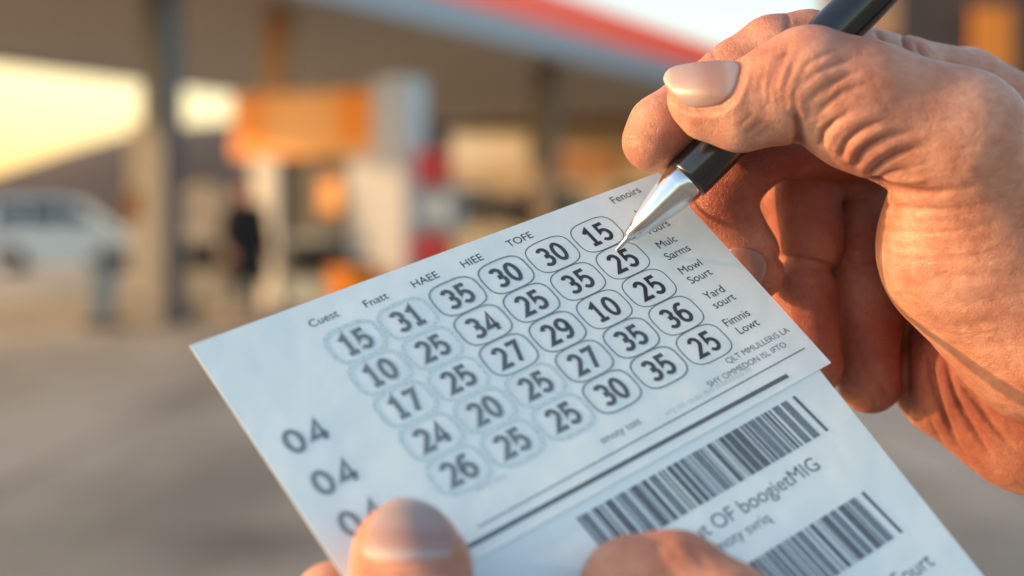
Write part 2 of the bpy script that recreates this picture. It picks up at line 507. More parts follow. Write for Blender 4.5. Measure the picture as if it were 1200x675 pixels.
def stroke_weight(V, Nn, pts, w, zr, taper=0.35):
    """how much each vertex lies under a line drawn on the skin (tapering to its ends)"""
    uv = proj(V)
    pts = np.array(pts, float)
    # smooth the polyline (Catmull-Rom)
    P = [pts[0]] + list(pts) + [pts[-1]]
    fine = []
    for i in range(1, len(P) - 2):
        for t in np.linspace(0, 1, 7)[:-1]:
            a, b, c, d = P[i - 1], P[i], P[i + 1], P[i + 2]
            fine.append(0.5 * ((2 * b) + (-a + c) * t + (2 * a - 5 * b + 4 * c - d) * t * t + (-a + 3 * b - 3 * c + d) * t ** 3))
    fine.append(pts[-1]); fine = np.array(fine)
    lo = fine.min(0) - 3 * w; hi = fine.max(0) + 3 * w
    sel = np.where((uv[:, 0] > lo[0]) & (uv[:, 0] < hi[0]) & (uv[:, 1] > lo[1]) & (uv[:, 1] < hi[1]) &
                   (V[:, 2] > zr[0]) & (V[:, 2] < zr[1]) & (Nn[:, 2] < 0.25))[0]
    best = np.full(len(sel), 1e9); tt = np.zeros(len(sel))
    m = len(fine) - 1
    for i in range(m):
        a = fine[i]; ba = fine[i + 1] - a
        t = np.clip(((uv[sel] - a) @ ba) / (ba @ ba + 1e-9), 0, 1)
        d = np.hypot(*(uv[sel] - a - t[:, None] * ba).T)
        mk = d < best
        best[mk] = d[mk]; tt[mk] = (i + t[mk]) / m
    env = np.clip((np.minimum(tt * 6, 1 - tt) if taper < 0 else np.minimum(tt, 1 - tt)) / max(abs(taper), 1e-3), 0, 1)
    env = env * env * (3 - 2 * env)
    return sel, np.exp(-(best / w) ** 2) * env


def inside(uv, poly):
    r = np.zeros(len(uv), bool); n = len(poly)
    for i in range(n):
        (x0, y0), (x1, y1) = poly[i], poly[(i + 1) % n]
        if y0 == y1: continue
        c = (y0 > uv[:, 1]) != (y1 > uv[:, 1])
        r ^= c & (uv[:, 0] < (x1 - x0) * (uv[:, 1] - y0) / (y1 - y0) + x0)
    return r


def smooth_outline(outline):
    ol = np.array(outline, float); n = len(ol); fine = []
    for i in range(n):
        a, b, cc, d = ol[i - 1], ol[i], ol[(i + 1) % n], ol[(i + 2) % n]
        for t in np.linspace(0, 1, 9)[:-1]:
            fine.append(0.5 * ((2 * b) + (-a + cc) * t + (2 * a - 5 * b + 4 * cc - d) * t * t + (-a + 3 * b - 3 * cc + d) * t ** 3))
    return np.array(fine)


class Nail:
    """nail plate drawn on a finger: fits the finger's surface under the outline, sinks the skin there, lays a plate over it"""
    def __init__(self, outline, cut_dir, zr, lift=0.2, arch=0.3, thick=1.0, free=None, mat='nail'):
        self.free = free; self.mat = mat
        self.fine = smooth_outline(outline); self.ol = np.array(outline, float); self.c = self.ol.mean(0)
        self.cut = np.array(cut_dir, float) / np.linalg.norm(cut_dir); self.zr = zr; self.lift = lift; self.arch = arch; self.thick = thick

    def basis(self, p):
        x = (p[:, 0] - self.c[0]) / 40; y = (p[:, 1] - self.c[1]) / 40
        return np.c_[np.ones(len(p)), x, y, x * x, x * y, y * y]

    def bed(self, V, Nn):
        uv = proj(V)
        ok = (V[:, 2] > self.zr[0]) & (V[:, 2] < self.zr[1]) & (Nn[:, 2] < -0.1)
        sel = np.where(ok & inside(uv, self.c + (self.fine - self.c) * 0.88))[0]
        self.co = np.linalg.lstsq(self.basis(uv[sel]), V[sel, 2], rcond=None)[0]
        s = np.where(ok & inside(uv, self.c + (self.fine - self.c) * 1.0))[0]
        z = self.basis(uv[s]) @ self.co
        zn = np.maximum(V[s, 2], z + 0.25)
        V[s] *= (zn / V[s, 2])[:, None]
        # skin just outside the plate must not stand above it
        s = np.where(ok & inside(uv, self.c + (self.fine - self.c) * 1.16) & ~inside(uv, self.fine))[0]
        z = self.basis(uv[s]) @ self.co
        zn = np.maximum(V[s, 2], z - 0.15)
        V[s] *= (zn / V[s, 2])[:, None]
        if self.free:       # the free edge overhangs the fingertip: pull the skin back behind it
            s = np.where(ok & inside(uv, self.c + (self.fine - self.c) * 1.5) & ~inside(uv, self.c + (self.fine - self.c) * 0.97) & self.free(uv))[0]
            z = self.basis(uv[s]) @ self.co
            zn = np.maximum(V[s, 2], z + 1.3)
            V[s] *= (zn / V[s, 2])[:, None]

    def build(self, name, parent):
        m = len(self.fine); rings = 14
        pts = [self.c]; rad = [0.0]
        for k in range(1, rings + 1):
            f = k / rings
            for q in self.fine: pts.append(self.c + (q - self.c) * f); rad.append(f)
        pts = np.array(pts); rad = np.array(rad)
        z = self.basis(pts) @ self.co - self.lift - self.arch * (1 - rad ** 2) + np.clip(rad - 0.93, 0, 1) * 2.0
        Q = np.stack([(pts[:, 0] - 600) * z / F, (pts[:, 1] - 337.5) * z / F, z], 1)
        faces = [(0, 1 + (i + 1) % m, 1 + i) for i in range(m)]
        for k in range(rings - 1):
            b0 = 1 + k * m; b1 = b0 + m
            faces += [(b0 + i, b0 + (i + 1) % m, b1 + (i + 1) % m, b1 + i) for i in range(m)]
        b0 = 1 + (rings - 1) * m; base = len(Q)
        rim = Q[b0:b0 + m].copy(); rim[:, 2] += self.thick
        Q = np.concatenate([Q, rim])
        faces += [(b0 + i, b0 + (i + 1) % m, base + (i + 1) % m, base + i) for i in range(m)]
        s = (pts - self.c) @ self.cut
        sm = (self.fine - self.c) @ self.cut
        al = (s - sm.min()) / (sm.max() - sm.min())
        al = np.concatenate([al, al[b0:b0 + m]])
        W = to_world(Q) - np.array(parent.location)
        me = bpy.data.meshes.new(name)
        me.from_pydata(W.tolist(), [], [list(f) for f in faces])
        me.polygons.foreach_set('use_smooth', np.ones(len(me.polygons), bool))
        at = me.attributes.new('along', 'FLOAT', 'POINT'); at.data.foreach_set('value', al.astype(np.float32))
        bm = bmesh.new(); bm.from_mesh(me); bmesh.ops.recalc_face_normals(bm, faces=bm.faces); bm.to_mesh(me); bm.free()
        return link_mesh(name, me, M[self.mat], parent)


def skin_object(name, field, strokes, flush_shade_spots, mats, nails=(), relax_it=3):
    V, Q = field.mesh()
    V = relax(V, Q, relax_it, 0.5)
    Nn = vnormals(V, Q)
    disp = np.zeros(len(V)); flush_shade = np.zeros(len(V))
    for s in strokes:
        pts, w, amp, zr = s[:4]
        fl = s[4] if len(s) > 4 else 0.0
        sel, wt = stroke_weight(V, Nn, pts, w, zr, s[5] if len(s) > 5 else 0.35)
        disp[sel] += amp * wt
        flush_shade[sel] = np.maximum(flush_shade[sel], fl * wt)
    for nl in nails: nl.bed(V, Nn)
    V = V + Nn * disp[:, None]
    V = relax(V, Q, 1, 0.35)
    if nails:
        Vr = relax(V, Q, 5); uv = proj(V)
        for nl in nails:
            mk = inside(uv, nl.c + (nl.fine - nl.c) * 1.3) & (V[:, 2] > nl.zr[0]) & (V[:, 2] < nl.zr[1]) & (Nn[:, 2] < 0)
            V[mk] = Vr[mk]
    for (c, r, a) in flush_shade_spots:
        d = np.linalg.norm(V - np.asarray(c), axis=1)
        flush_shade = np.maximum(flush_shade, a * np.exp(-(d / r) ** 2))
    W = to_world(V)
    o0 = W.mean(0)
    me = bpy.data.meshes.new(name)
    me.from_pydata((W - o0).tolist(), [], Q.tolist())
    me.polygons.foreach_set('use_smooth', np.ones(len(Q), bool))
    at = me.attributes.new('flush_shade', 'FLOAT', 'POINT')
    at.data.foreach_set('value', flush_shade.astype(np.float32))
    me.update()
    o = link_mesh(name, me, mats, None, o0)
    for nl in nails: nl.build('fingernail', o)
    return o, V, Q


# ------------------------------------------------------------------ ticket plane (pose recovered from the printed grid)
U = 13.86                                  # one column step in mm
AX = np.array([0.79568466, -0.35816234, 0.48847278])
BX = np.array([0.58798016, 0.65041881, -0.4808687])
TX = np.array([-2.48419643, 0.85100178, 23.72117476])
ROW = 0.71985
NRM = np.array([0.14548283, -0.66983215, -0.72812062])   # towards the viewer


def grid(c, r, h=0.0):
    return (TX + AX * c + BX * ROW * r) * U + NRM * h


def hit(u, v):
    """grid coordinates and point of the ticket plane under a pixel"""
    d = np.array([(u - 600) / F, (v - 337.5) / F, 1.0])
    A = np.stack([AX, BX * ROW, -d], 1)
    s = np.linalg.solve(A, -TX)
    return s[0], s[1], d * s[2] * U


ex_w = lambda v: v[0] * RIGHT - v[1] * UP + v[2] * FWD
T_O = to_world(grid(2.5, 4.0))
T_M = Matrix.Identity(4)
for i, ax in enumerate((ex_w(AX), -ex_w(BX), ex_w(NRM))):
    for j in range(3): T_M[j][i] = ax[j]
T_M.translation = Vector(T_O)


def loc2(c, r):          # local metres on the ticket, x along rows, y up the sheet
    return ((c - 2.5) * U / 1000, -(r - 4.0) * ROW * U / 1000)


ticket = empty('lottery_ticket')
ticket.matrix_world = T_M
tag(ticket, 'white printed lottery slip with rows of circled numbers and barcodes, held between both hands', 'lottery ticket')


def text_mesh(body, size, bold=0.0, sx=1.0, align='CENTER'):
    cu = bpy.data.curves.new('txt', 'FONT')
    cu.body = body; cu.size = size; cu.align_x = align; cu.align_y = 'CENTER'
    cu.offset = bold; cu.resolution_u = 6
    o = bpy.data.objects.new('txt', cu); COL.objects.link(o)
    dg = bpy.context.evaluated_depsgraph_get()
    me = bpy.data.meshes.new_from_object(o.evaluated_get(dg))
    vs = [(v.co.x * sx, v.co.y) for v in me.vertices]; fs = [list(p.vertices) for p in me.polygons]
    bpy.data.objects.remove(o); bpy.data.curves.remove(cu); bpy.data.meshes.remove(me)
    return vs, fs


HI = 0.00006


def arc(cx, cy, rx, ry, a0, a1, n=14):
    return [(cx + rx * math.cos(R(a0 + (a1 - a0) * i / n)), cy + ry * math.sin(R(a0 + (a1 - a0) * i / n))) for i in range(n + 1)]


GLYPH = {   # pen paths of the printed numerals in a 1 x 1.5 cell
    '0': [(arc(0.5, 0.75, 0.40, 0.66, 90, 450, 32), True)],
    '1': [([(0.14, 1.13), (0.52, 1.41), (0.52, 0.09)], False), ([(0.14, 0.09), (0.90, 0.09)], False)],
    '2': [(arc(0.48, 1.03, 0.36, 0.38, 160, -28, 16) + [(0.12, 0.09), (0.92, 0.09)], False)],
    '3': [(arc(0.44, 1.06, 0.36, 0.35, 150, -75, 14) + [(0.40, 0.77)], False), ([(0.40, 0.77)] + arc(0.44, 0.45, 0.42, 0.36, 78, -145, 16), False)],
    '4': [([(0.72, 0.02), (0.72, 1.41), (0.08, 0.40), (0.98, 0.40)], False)],
    '5': [([(0.86, 1.41), (0.22, 1.41), (0.19, 0.80)] + arc(0.46, 0.50, 0.42, 0.41, 115, -145, 18), False)],
    '6': [(arc(0.62, 0.75, 0.52, 0.67, 62, 180, 12) + arc(0.5, 0.48, 0.40, 0.40, 180, 540, 26), False)],
    '7': [([(0.10, 1.41), (0.90, 1.41), (0.34, 0.02)], False)],
    '9': [(arc(0.38, 0.75, 0.52, 0.67, -118, 0, 12) + arc(0.5, 1.02, 0.40, 0.40, 0, 360, 26), False)],
}


def digits(mb, txt, cx, cy, h, z, mat, wt=0.255, gap=1.22, sx=0.80):
    k = h / 1.5
    x = cx - (len(txt) * gap - (gap - 1)) * k * sx / 2
    for i, ch in enumerate(txt):
        for j, (pts, closed) in enumerate(GLYPH[ch]):
            q = [(x + p[0] * k * sx, cy + (p[1] - 0.75) * k) for p in pts]
            stroke_poly(mb, q[:-1] if closed else q, wt * k, z + 1e-6 * j, mat, closed)
        x += gap * k * sx


def stroke_poly(mb, pts, w, z, mat=0, closed=False):
    P = [Vector(p) for p in pts]; n = len(P); vs = []; fs = []
    for i in range(n):
        t0 = (P[i] - P[i - 1]).normalized() if (closed or i) else None
        t1 = (P[(i + 1) % n] - P[i]).normalized() if (closed or i < n - 1) else None
        t0 = t0 or t1; t1 = t1 or t0
        n0 = Vector((-t0.y, t0.x)); n1 = Vector((-t1.y, t1.x))
        nn = (n0 + n1)
        nn = nn / max(0.35, nn.dot(n0)) if nn.length > 1e-6 else n0
        vs += [(*(P[i] + nn * w / 2), z), (*(P[i] - nn * w / 2), z)]
    for i in range(n if closed else n - 1):
        j = (i + 1) % n
        fs.append((2 * i, 2 * j, 2 * j + 1, 2 * i + 1))
    mb.add(vs, fs, mat)


# two paper panels: the number slip and, a hair narrower below it, the barcode slip
def sheet(name, corners, z0, z1):
    mb = MB()
    n = len(corners); bl = [(*loc2(*c), z0) for c in corners]; tl = [(*loc2(*c), z1) for c in corners]
    fs = [list(range(n)), list(range(2 * n - 1, n - 1, -1))] + [(i, i + n, (i + 1) % n + n, (i + 1) % n) for i in range(n)]
    mb.add(bl + tl, fs)
    return mb.build(name, M['paper'], ticket)


tl = hit(222, 405)[:2]; tr = hit(772, 202)[:2]; r1 = hit(974, 425)[:2]
ll = hit(385, 650)[:2]
sheet('number_panel', [tl, tr, r1, (-2.47, 5.95)], -0.00028, 0.0)
sheet('barcode_panel', [(-2.46, 5.4), (6.45, 5.35), (5.72, 12.2), (-2.6, 12.2)], -0.00060, -0.00032)

NUM = [['15', '31', '35', '30', '30', '15'], ['10', '25', '34', '25', '35', '25'], ['17', '25', '27', '29', '10', '25'],
       ['24', '20', '25', '27', '35', '36'], ['26', '25', '25', '30', '35', '25']]
for r in range(5):
    for c in range(6):
        mb = MB()
        cx, cy = loc2(c, r)
        ring = []
        hw, hh = 0.0063, 0.0049
        for i in range(48):
            th = 2 * math.pi * i / 48
            e = 2 / 3.3
            ring.append((cx + hw * math.copysign(abs(math.cos(th)) ** e, math.cos(th)), cy + hh * math.copysign(abs(math.sin(th)) ** e, math.sin(th))))
        stroke_poly(mb, ring, 0.00026, HI, 1, True)
        k_ = max(0, min(5, int(round(c - 0.35 * r + 0.3))))
        mb = MB()
        soft = (5 - k_) / 5.0                      # lens blur put into the print: strokes wider and paler away from the right edge
        if soft > 0.3:
            stroke_poly(mb, ring, 0.00028 + 0.0009 * soft, HI * 0.7 + 1e-6 * ((r * 6 + c) % 12), 3, True)
        if soft < 0.7: stroke_poly(mb, ring, 0.00026 + 0.0002 * soft, HI, 1, True)
        if soft > 0.3:
            digits(mb, NUM[r][c], cx, cy, 0.0059, HI * 1.2, 2, 0.255 + 0.20 * soft)
        digits(mb, NUM[r][c], cx, cy, 0.0059, HI * 1.6, 0, 0.255 - 0.03 * soft)
        mb.build('number_cell', [M['ink_num%d' % k_], M['ink_ring%d' % k_], M['ink_blur'], M['ink_halo']], ticket)


def word(name, body, u, v, size, mat='ink', bold=0.0, sx=1.0, align='CENTER', z=HI):
    c, r, _ = hit(u, v); x0, y0 = loc2(c, r)
    vs, fs = text_mesh(body, size, bold, sx, align)
    mb = MB(); mb.add([(x + x0, y + y0, z) for x, y in vs], fs, 0)
    return mb.build(name, M[mat], ticket)


for body, u, v in (('Cuest', 379, 374), ('Fnatt', 440, 352), ('HAEE', 498, 328), ('HIEE', 553, 306), ('TOFE', 609, 281)):
    word('column_heading', body, u, v, 0.0031, 'ink', 0.0)
for body, u, v in (('Fenoirs', 733, 229), ('Inres', 757, 246), ('Yours', 770, 267), ('Mulc', 781, 284), ('Sarms', 794, 296), ('Mowl', 809, 313), ('Sourt', 820, 324),
                   ('Yard', 837, 343), ('sourt', 848, 353), ('Fimnis', 863, 373), ('Lowt', 876, 383)):
    word('row_note', body, u, v, 0.0033, 'ink', 0.0, 0.95)
word('printed_line', 'QLT MMULLERIS LA', 888, 405, 0.0023, 'ink_grey', 0.0)
word('printed_line', 'SHY OMMEDON ISL IFTO', 876, 427, 0.0022, 'ink_grey', 0.0)
word('printed_line', 'smoty tott', 727, 505, 0.0026, 'ink_grey')
word('printed_line', 'vry mt ouss mtl monsistu m', 830, 458, 0.0023, 'ink_pale')
word('printed_line', 'sout tsm', 575, 565, 0.0022, 'ink_pale')
for u, v in ((358, 511), (392, 559), (424, 607)):
    mb = MB(); q = loc2(*hit(u, v)[:2]); digits(mb, '04', *q, 0.0060, HI, 1, 0.42, 1.35, 1.0); digits(mb, '04', *q, 0.0060, HI * 1.4, 0, 0.2, 1.35, 1.0)
    mb.build('side_number', [M['ink_num0'], M['ink_blur']], ticket)
word('printed_caption', 'Out OF boogietMIG', 880, 588, 0.0050, 'ink_grey', 0.0, 0.98, z=HI - 0.00032)
word('printed_caption', 'smoty svriq', 868, 625, 0.0036, 'ink_grey', 0.0, z=HI - 0.00032)
word('printed_caption', 'Sourt', 1070, 668, 0.0050, 'ink_grey', 0.0, z=HI - 0.00032)
for (a, b, w, mt, zz) in (((943, 408), (560, 618), 0.00035, 'ink_line', HI), ((923, 440), (545, 643), 0.0011, 'ink_grey', HI)):
    mb = MB(); p = [loc2(*hit(*a)[:2]), loc2(*hit(*b)[:2])]
    stroke_poly(mb, p, w, zz)
    mb.build('ruled_line', M[mt], ticket)


def barcode(c0, c1, r0, r1, seed):
    rng = random.Random(seed); mb = MB()
    x0, yt = loc2(c0, r0); x1, yb = loc2(c1, r1)
    z = HI - 0.00032
    def bar(a, b, mt): mb.add([(a, yt, z), (b, yt, z), (b, yb, z), (a, yb, z)], [(0, 1, 2, 3)], mt)
    bar(x1 - 0.0009, x1, 0)
    x = x0; end = x1 - 0.0026
    while x < end:
        w = rng.choice((0.00035, 0.0006, 0.0009, 0.0014, 0.002)); g = rng.choice((0.0003, 0.0003, 0.00045, 0.0007))
        bar(x, min(end, x + w), 0 if rng.random() < 0.6 else 1)
        x += w + g
    return mb.build('barcode', [M['ink_grey'], M['ink_line']], ticket)


barcode(1.02, 5.62, 6.2, 7.32, 3)
barcode(0.6, 5.25, 8.92, 10.12, 8)

# ------------------------------------------------------------------ pen
PZ0 = hit(723, 294)[2][2]
p0 = px(722, 293, PZ0 - 0.1)
p1 = px(992, 22, PZ0 + 2)
pd = (p1 - p0) / np.linalg.norm(p1 - p0)
W0 = to_world(p0); Wd = ex_w(pd)
pen = empty('ballpoint_pen', W0)
tag(pen, 'black lacquered ballpoint pen with a shiny metal tip touching the number 25', 'pen')
mb = MB()
mb.lathe([(0.0000, 0.00025), (0.0006, 0.00045), (0.0035, 0.0008), (0.0042, 0.0011), (0.0046, 0.00165), (0.010, 0.0030), (0.016, 0.0042), (0.021, 0.0050), (0.0232, 0.0053), (0.0238, 0.0052)], (0, 0, 0), Wd, 64)
mb.build('metal_tip', M['chrome'], pen)
mb = MB()
mb.lathe([(0.0238, 0.0050), (0.0239, 0.00545), (0.0248, 0.00575), (0.045, 0.0059), (0.09, 0.0059), (0.122, 0.0056), (0.128, 0.0053)], (0, 0, 0), Wd, 64)
mb.build('barrel', M['pen_black'], pen)
mb = MB()
mb.lathe([(0.128, 0.0055), (0.130, 0.0056), (0.136, 0.0052), (0.138, 0.0044)], (0, 0, 0), Wd, 48)
mb.build('end_cap', M['chrome'], pen)

# ------------------------------------------------------------------ right hand
def P(u, v, z): return px(u, v, z + HZ)


H = 0.55
HZ = 6.5
lo = (18, -85, 300); hi = (330, 165, 445)
fld = Field((18, -74, 312), (205, 98, 440), H)


def sub(): return Field((18, -74, 312), (205, 98, 440), H)


# palm mass, back of hand, wrist
A = fld
A.cap(P(1130, 108, 392), P(1200, 165, 393), 12, 15, 8)
A.cap(P(1200, 165, 393), P(1340, 270, 392), 15, 20, 8)
A.cap(P(1070, 215, 404), P(1160, 420, 402), 15, 19, 8)
A.cap(P(1090, 150, 398), P(1200, 330, 400), 15, 22, 8)
A.cap(P(1128, 438, 396), P(1212, 478, 393), 19, 22, 6)
A.cap(P(1212, 478, 393), P(1360, 530, 388), 22, 24, 8)
A.cap(P(1200, 330, 395), P(1400, 420, 385), 22, 27, 10)
# thenar mass
A.cap(P(1152, 288, 358), P(1243, 374, 360), 25.5, 26, 6)
A.cap(P(1243, 374, 360), P(1420, 420, 372), 26, 27, 10)
A.cap(P(1120, 166, 340), P(1165, 280, 356), 16.5, 24, 7)
# thumb
A.chain([(P(1120, 166, 340), 16.6), (P(1010, 124, 339), 14.6), (P(950, 97, 338), 13.0)], 5)
th = sub()
th.chain([(P(946, 97, 338), 12.8), (P(920, 108, 338), 11.8), (P(868, 126, 339), 10.0), (P(832, 121, 340.5), 8.4), (P(820, 113, 341), 7.6)], 3)
A.merge(th, 2.2)
del th
# index
ix = sub()
ix.chain([(P(764, 166, 356), 7.3), (P(775, 150, 356.5), 7.9), (P(820, 120, 358), 8.4), (P(866, 86, 359), 8.4), (P(906, 63, 360), 9.2), (P(946, 57, 362), 9.2), (P(1058, 86, 380), 9.4), (P(1130, 108, 392), 11.5)], 3)
A.merge(ix, 1.2); del ix
# middle finger
mf = sub()
mf.chain([(P(886, 320, 376), 7.2), (P(876, 296, 375.5), 7.7), (P(846, 238, 374), 8.1), (P(868, 200, 374), 8.1), (P(908, 168, 374), 8.8), (P(1090, 175, 398), 10.5)], 2.5)
A.merge(mf, 0.8); del mf
# ring finger
rf = sub()
rf.chain([(P(950, 430, 386), 8.3), (P(942, 345, 388), 9.0), (P(938, 338, 388), 9.0)], 1.5)
rf.cap(P(905, 215, 397), P(930, 300, 397), 9.5, 9.5, 1)
rf.chain([(P(950, 285, 387.5), 9.2), (P(940, 225, 389), 9.8), (P(965, 190, 392), 9.6), (P(1080, 215, 404), 11)], 1.5, 0.8)
A.merge(rf, 0.8); del rf
# little finger
lf = sub()
lf.cap(P(1062, 330, 404), P(1066, 430, 402), 11, 10, 2)
lf.chain([(P(1020, 446, 391), 8.8), (P(1016, 370, 391), 9.6), (P(1014, 310, 392), 9.6), (P(1012, 270, 394), 9.4), (P(1040, 225, 400), 9.4), (P(1090, 290, 408), 10.5)], 1.5)
A.merge(lf, 0.8); del lf

FR = (300, 362); BK = (368, 430)
S = []
# thumb knuckle creases
for pts, w, a in (([(902, 66), (894, 88), (892, 112), (900, 138)], 3.5, -0.30),
                  ([(914, 58), (904, 85), (901, 112), (908, 142)], 4, -0.45),
                  ([(928, 46), (915, 75), (910, 105), (918, 150)], 4.5, -0.65),
                  ([(941, 52), (926, 82), (920, 112), (928, 155)], 4.5, -0.7),
                  ([(952, 62), (938, 90), (932, 118), (938, 160)], 4.5, -0.55),
                  ([(931, 108), (952, 88), (985, 72), (1004, 66)], 3.5, -0.5),
                  ([(936, 84), (960, 66), (985, 56)], 3.2, -0.35),
                  ([(940, 128), (962, 105), (992, 88), (1018, 80)], 3.5, -0.5),
                  ([(952, 140), (975, 118), (1000, 102), (1035, 94)], 3.8, -0.5),
                  ([(872, 160), (884, 150), (896, 138)], 3, -0.25), ([(880, 166), (893, 155), (904, 146)], 3, -0.25),
                  ([(862, 150), (875, 140), (884, 128)], 3, -0.2),
                  ([(958, 118), (978, 96), (998, 84)], 2.6, -0.3), ([(905, 72), (918, 64), (930, 58)], 2.5, -0.25)):
    S.append((pts, w, a, FR, 0.25))
# swellings between them
for pts, w, a in (([(920, 70), (912, 98), (912, 130)], 4, 0.25), ([(934, 60), (922, 92), (922, 130)], 4, 0.3), ([(946, 70), (935, 100), (936, 135)], 4, 0.3)):
    S.append((pts, w, a, FR))
S.append(([(928, 192), (936, 170), (936, 150), (930, 128)], 5.5, -2.0, FR, 0.6, 0.3))
# web folds: swelling / crease alternating
folds = [[(961, 174), (965, 155), (980, 141), (998, 130), (1016, 122)],
         [(985, 188), (991, 168), (1011, 151), (1037, 141), (1060, 138)],
         [(1000, 198), (1012, 177), (1036, 162), (1062, 155), (1088, 150)],
         [(1014, 209), (1034, 191), (1060, 178), (1084, 172), (1104, 164)],
         [(972, 181), (978, 163), (994, 147), (1012, 138)],
         [(1020, 214), (1044, 203), (1070, 196), (1096, 190)]]
for f, am in zip(folds, (1.0, 0.95, 0.85, 0.8, 0.4, 0.5)): S.append((f, 3.4, -am, FR, 0.45, -0.75))
for (i, j) in ((0, 1), (1, 2), (2, 3)):
    S.append(([((p[0] + q[0]) / 2, (p[1] + q[1]) / 2) for p, q in zip(folds[i], folds[j])], 4.5, 0.55, FR, 0.0, -0.7))
S.append(([(1008, 216), (1030, 214), (1054, 223), (1084, 226), (1124, 222), (1160, 214)], 4.6, -1.7, FR, 0.8, -0.8))
S.append(([(1020, 205), (1044, 211), (1070, 212), (1100, 206)], 4, 0.5, FR, 0.0, 0.3))
for x0, y0, L, a in ((1016, 241, 170, -0.55), (1020, 250, 70, -0.3), (1022, 268, 150, -0.38), (1032, 284, 60, -0.2), (1036, 300, 120, -0.26), (1120, 262, 70, -0.2), (1055, 330, 90, -0.16), (1140, 300, 50, -0.14)):
    S.append(([(x0, y0 - 5), (x0 + L * 0.25, y0 + 3), (x0 + L * 0.6, y0 + 4), (x0 + L, y0 - 7)], 3.8, a, FR, 0.2, -0.7))
    S.append(([(x0 + 4, y0 + 5), (x0 + L * 0.25, y0 + 12), (x0 + L * 0.6, y0 + 12)], 5, -a * 0.55, FR, 0.0, 0.4))
for x0, y0, L, a in ((1060, 300, 120, -0.35), (1075, 322, 125, -0.4), (1082, 352, 118, -0.42), (1100, 378, 100, -0.4), (1120, 404, 80, -0.35), (1140, 432, 60, -0.3), (1110, 280, 80, -0.25)):
    S.append(([(x0, y0 - 2), (x0 + L * 0.3, y0 + 3), (x0 + L * 0.65, y0 + 1), (x0 + L, y0 - 5)], 5.5, a * 0.35, FR, 0.18, 0.4))
    S.append(([(x0 + 6, y0 + 11), (x0 + L * 0.35, y0 + 15), (x0 + L * 0.8, y0 + 11)], 6.5, -a * 0.2, FR, 0.0, 0.4))
rg = random.Random(5)
for i in range(60):      # small random lines over the thumb base and thenar
    x = rg.uniform(1030, 1190); y = rg.uniform(100, 400); L = rg.uniform(12, 40); sl = rg.uniform(-0.5, 0.15)
    S.append(([(x, y), (x + L / 2, y + sl * L / 2 + rg.uniform(-2, 2)), (x + L, y + sl * L)], rg.uniform(1.8, 2.8), -rg.uniform(0.06, 0.17), FR, 0.05))
for i in range(40):
    x = rg.uniform(880, 1010); y = rg.uniform(60, 160); L = rg.uniform(8, 22); sl = rg.uniform(-2.2, -0.5)
    S.append(([(x, y), (x + L / 3, y + sl * L / 3 + rg.uniform(-2, 2)), (x + L / 1.6, y + sl * L / 1.6)], rg.uniform(1.6, 2.4), -rg.uniform(0.08, 0.2), FR, 0.05))
# fold round the thumb nail
S.append(([(868, 68), (869, 84), (864, 106), (850, 125), (832, 130), (806, 130), (790, 119), (780, 104), (775, 90)], 3.2, -0.12, FR, 0.3, 0.08))
S.append(([(876, 76), (874, 100), (860, 126), (838, 137), (808, 137)], 4.5, 0.35, FR, 0.1, 0.25))
# index joint crease, palm and finger creases
S.append(([(826, 52), (834, 60), (838, 70)], 3, -0.5, (346, 379), 0.4))
S.append(([(921, 12), (924, 26), (920, 40)], 3, -0.5, (346, 379), 0.4))
S.append(([(1022, 30), (1034, 46), (1030, 60)], 4, -0.8, (356, 430), 0.6))
S.append(([(1058, 34), (1062, 52), (1070, 66)], 4, -1.0, (356, 430), 0.7))
S.append(([(1074, 46), (1080, 60), (1090, 72)], 4, -0.7, (356, 430), 0.5))
for pts, w, a in (([(1064, 370), (1061, 420), (1062, 470), (1066, 500)], 4, -1.2),
                  ([(1088, 395), (1092, 440), (1108, 490), (1126, 530)], 3.5, -0.9), ([(1108, 415), (1118, 458), (1142, 505), (1168, 545)], 3.5, -1.0),
                  ([(1135, 450), (1160, 495), (1192, 530)], 3.5, -0.8), ([(1098, 460), (1116, 510), (1140, 545)], 2.6, -0.4),
                  ([(1122, 440), (1148, 480), (1180, 505)], 2.6, -0.4), ([(1080, 470), (1094, 500), (1108, 525)], 2.4, -0.35),
                  ([(905, 300), (945, 306), (990, 318)], 4, -1.2), ([(980, 300), (1015, 306), (1050, 300)], 3.5, -0.6), ([(980, 312), (1015, 318), (1052, 312)], 3, -0.4),
                  ([(985, 445), (1000, 452), (1012, 468)], 3, -0.5), ([(1022, 440), (1036, 455), (1046, 480)], 3, -0.5), ([(1004, 420), (1018, 448), (1030, 486)], 2.6, -0.35)):
    S.append((pts, w, a, BK, 0.35, 0.3))
S.append(([(862, 284), (880, 288), (897, 296), (904, 312), (899, 334), (888, 346)], 3, -0.35, BK, 0.3, 0.1))

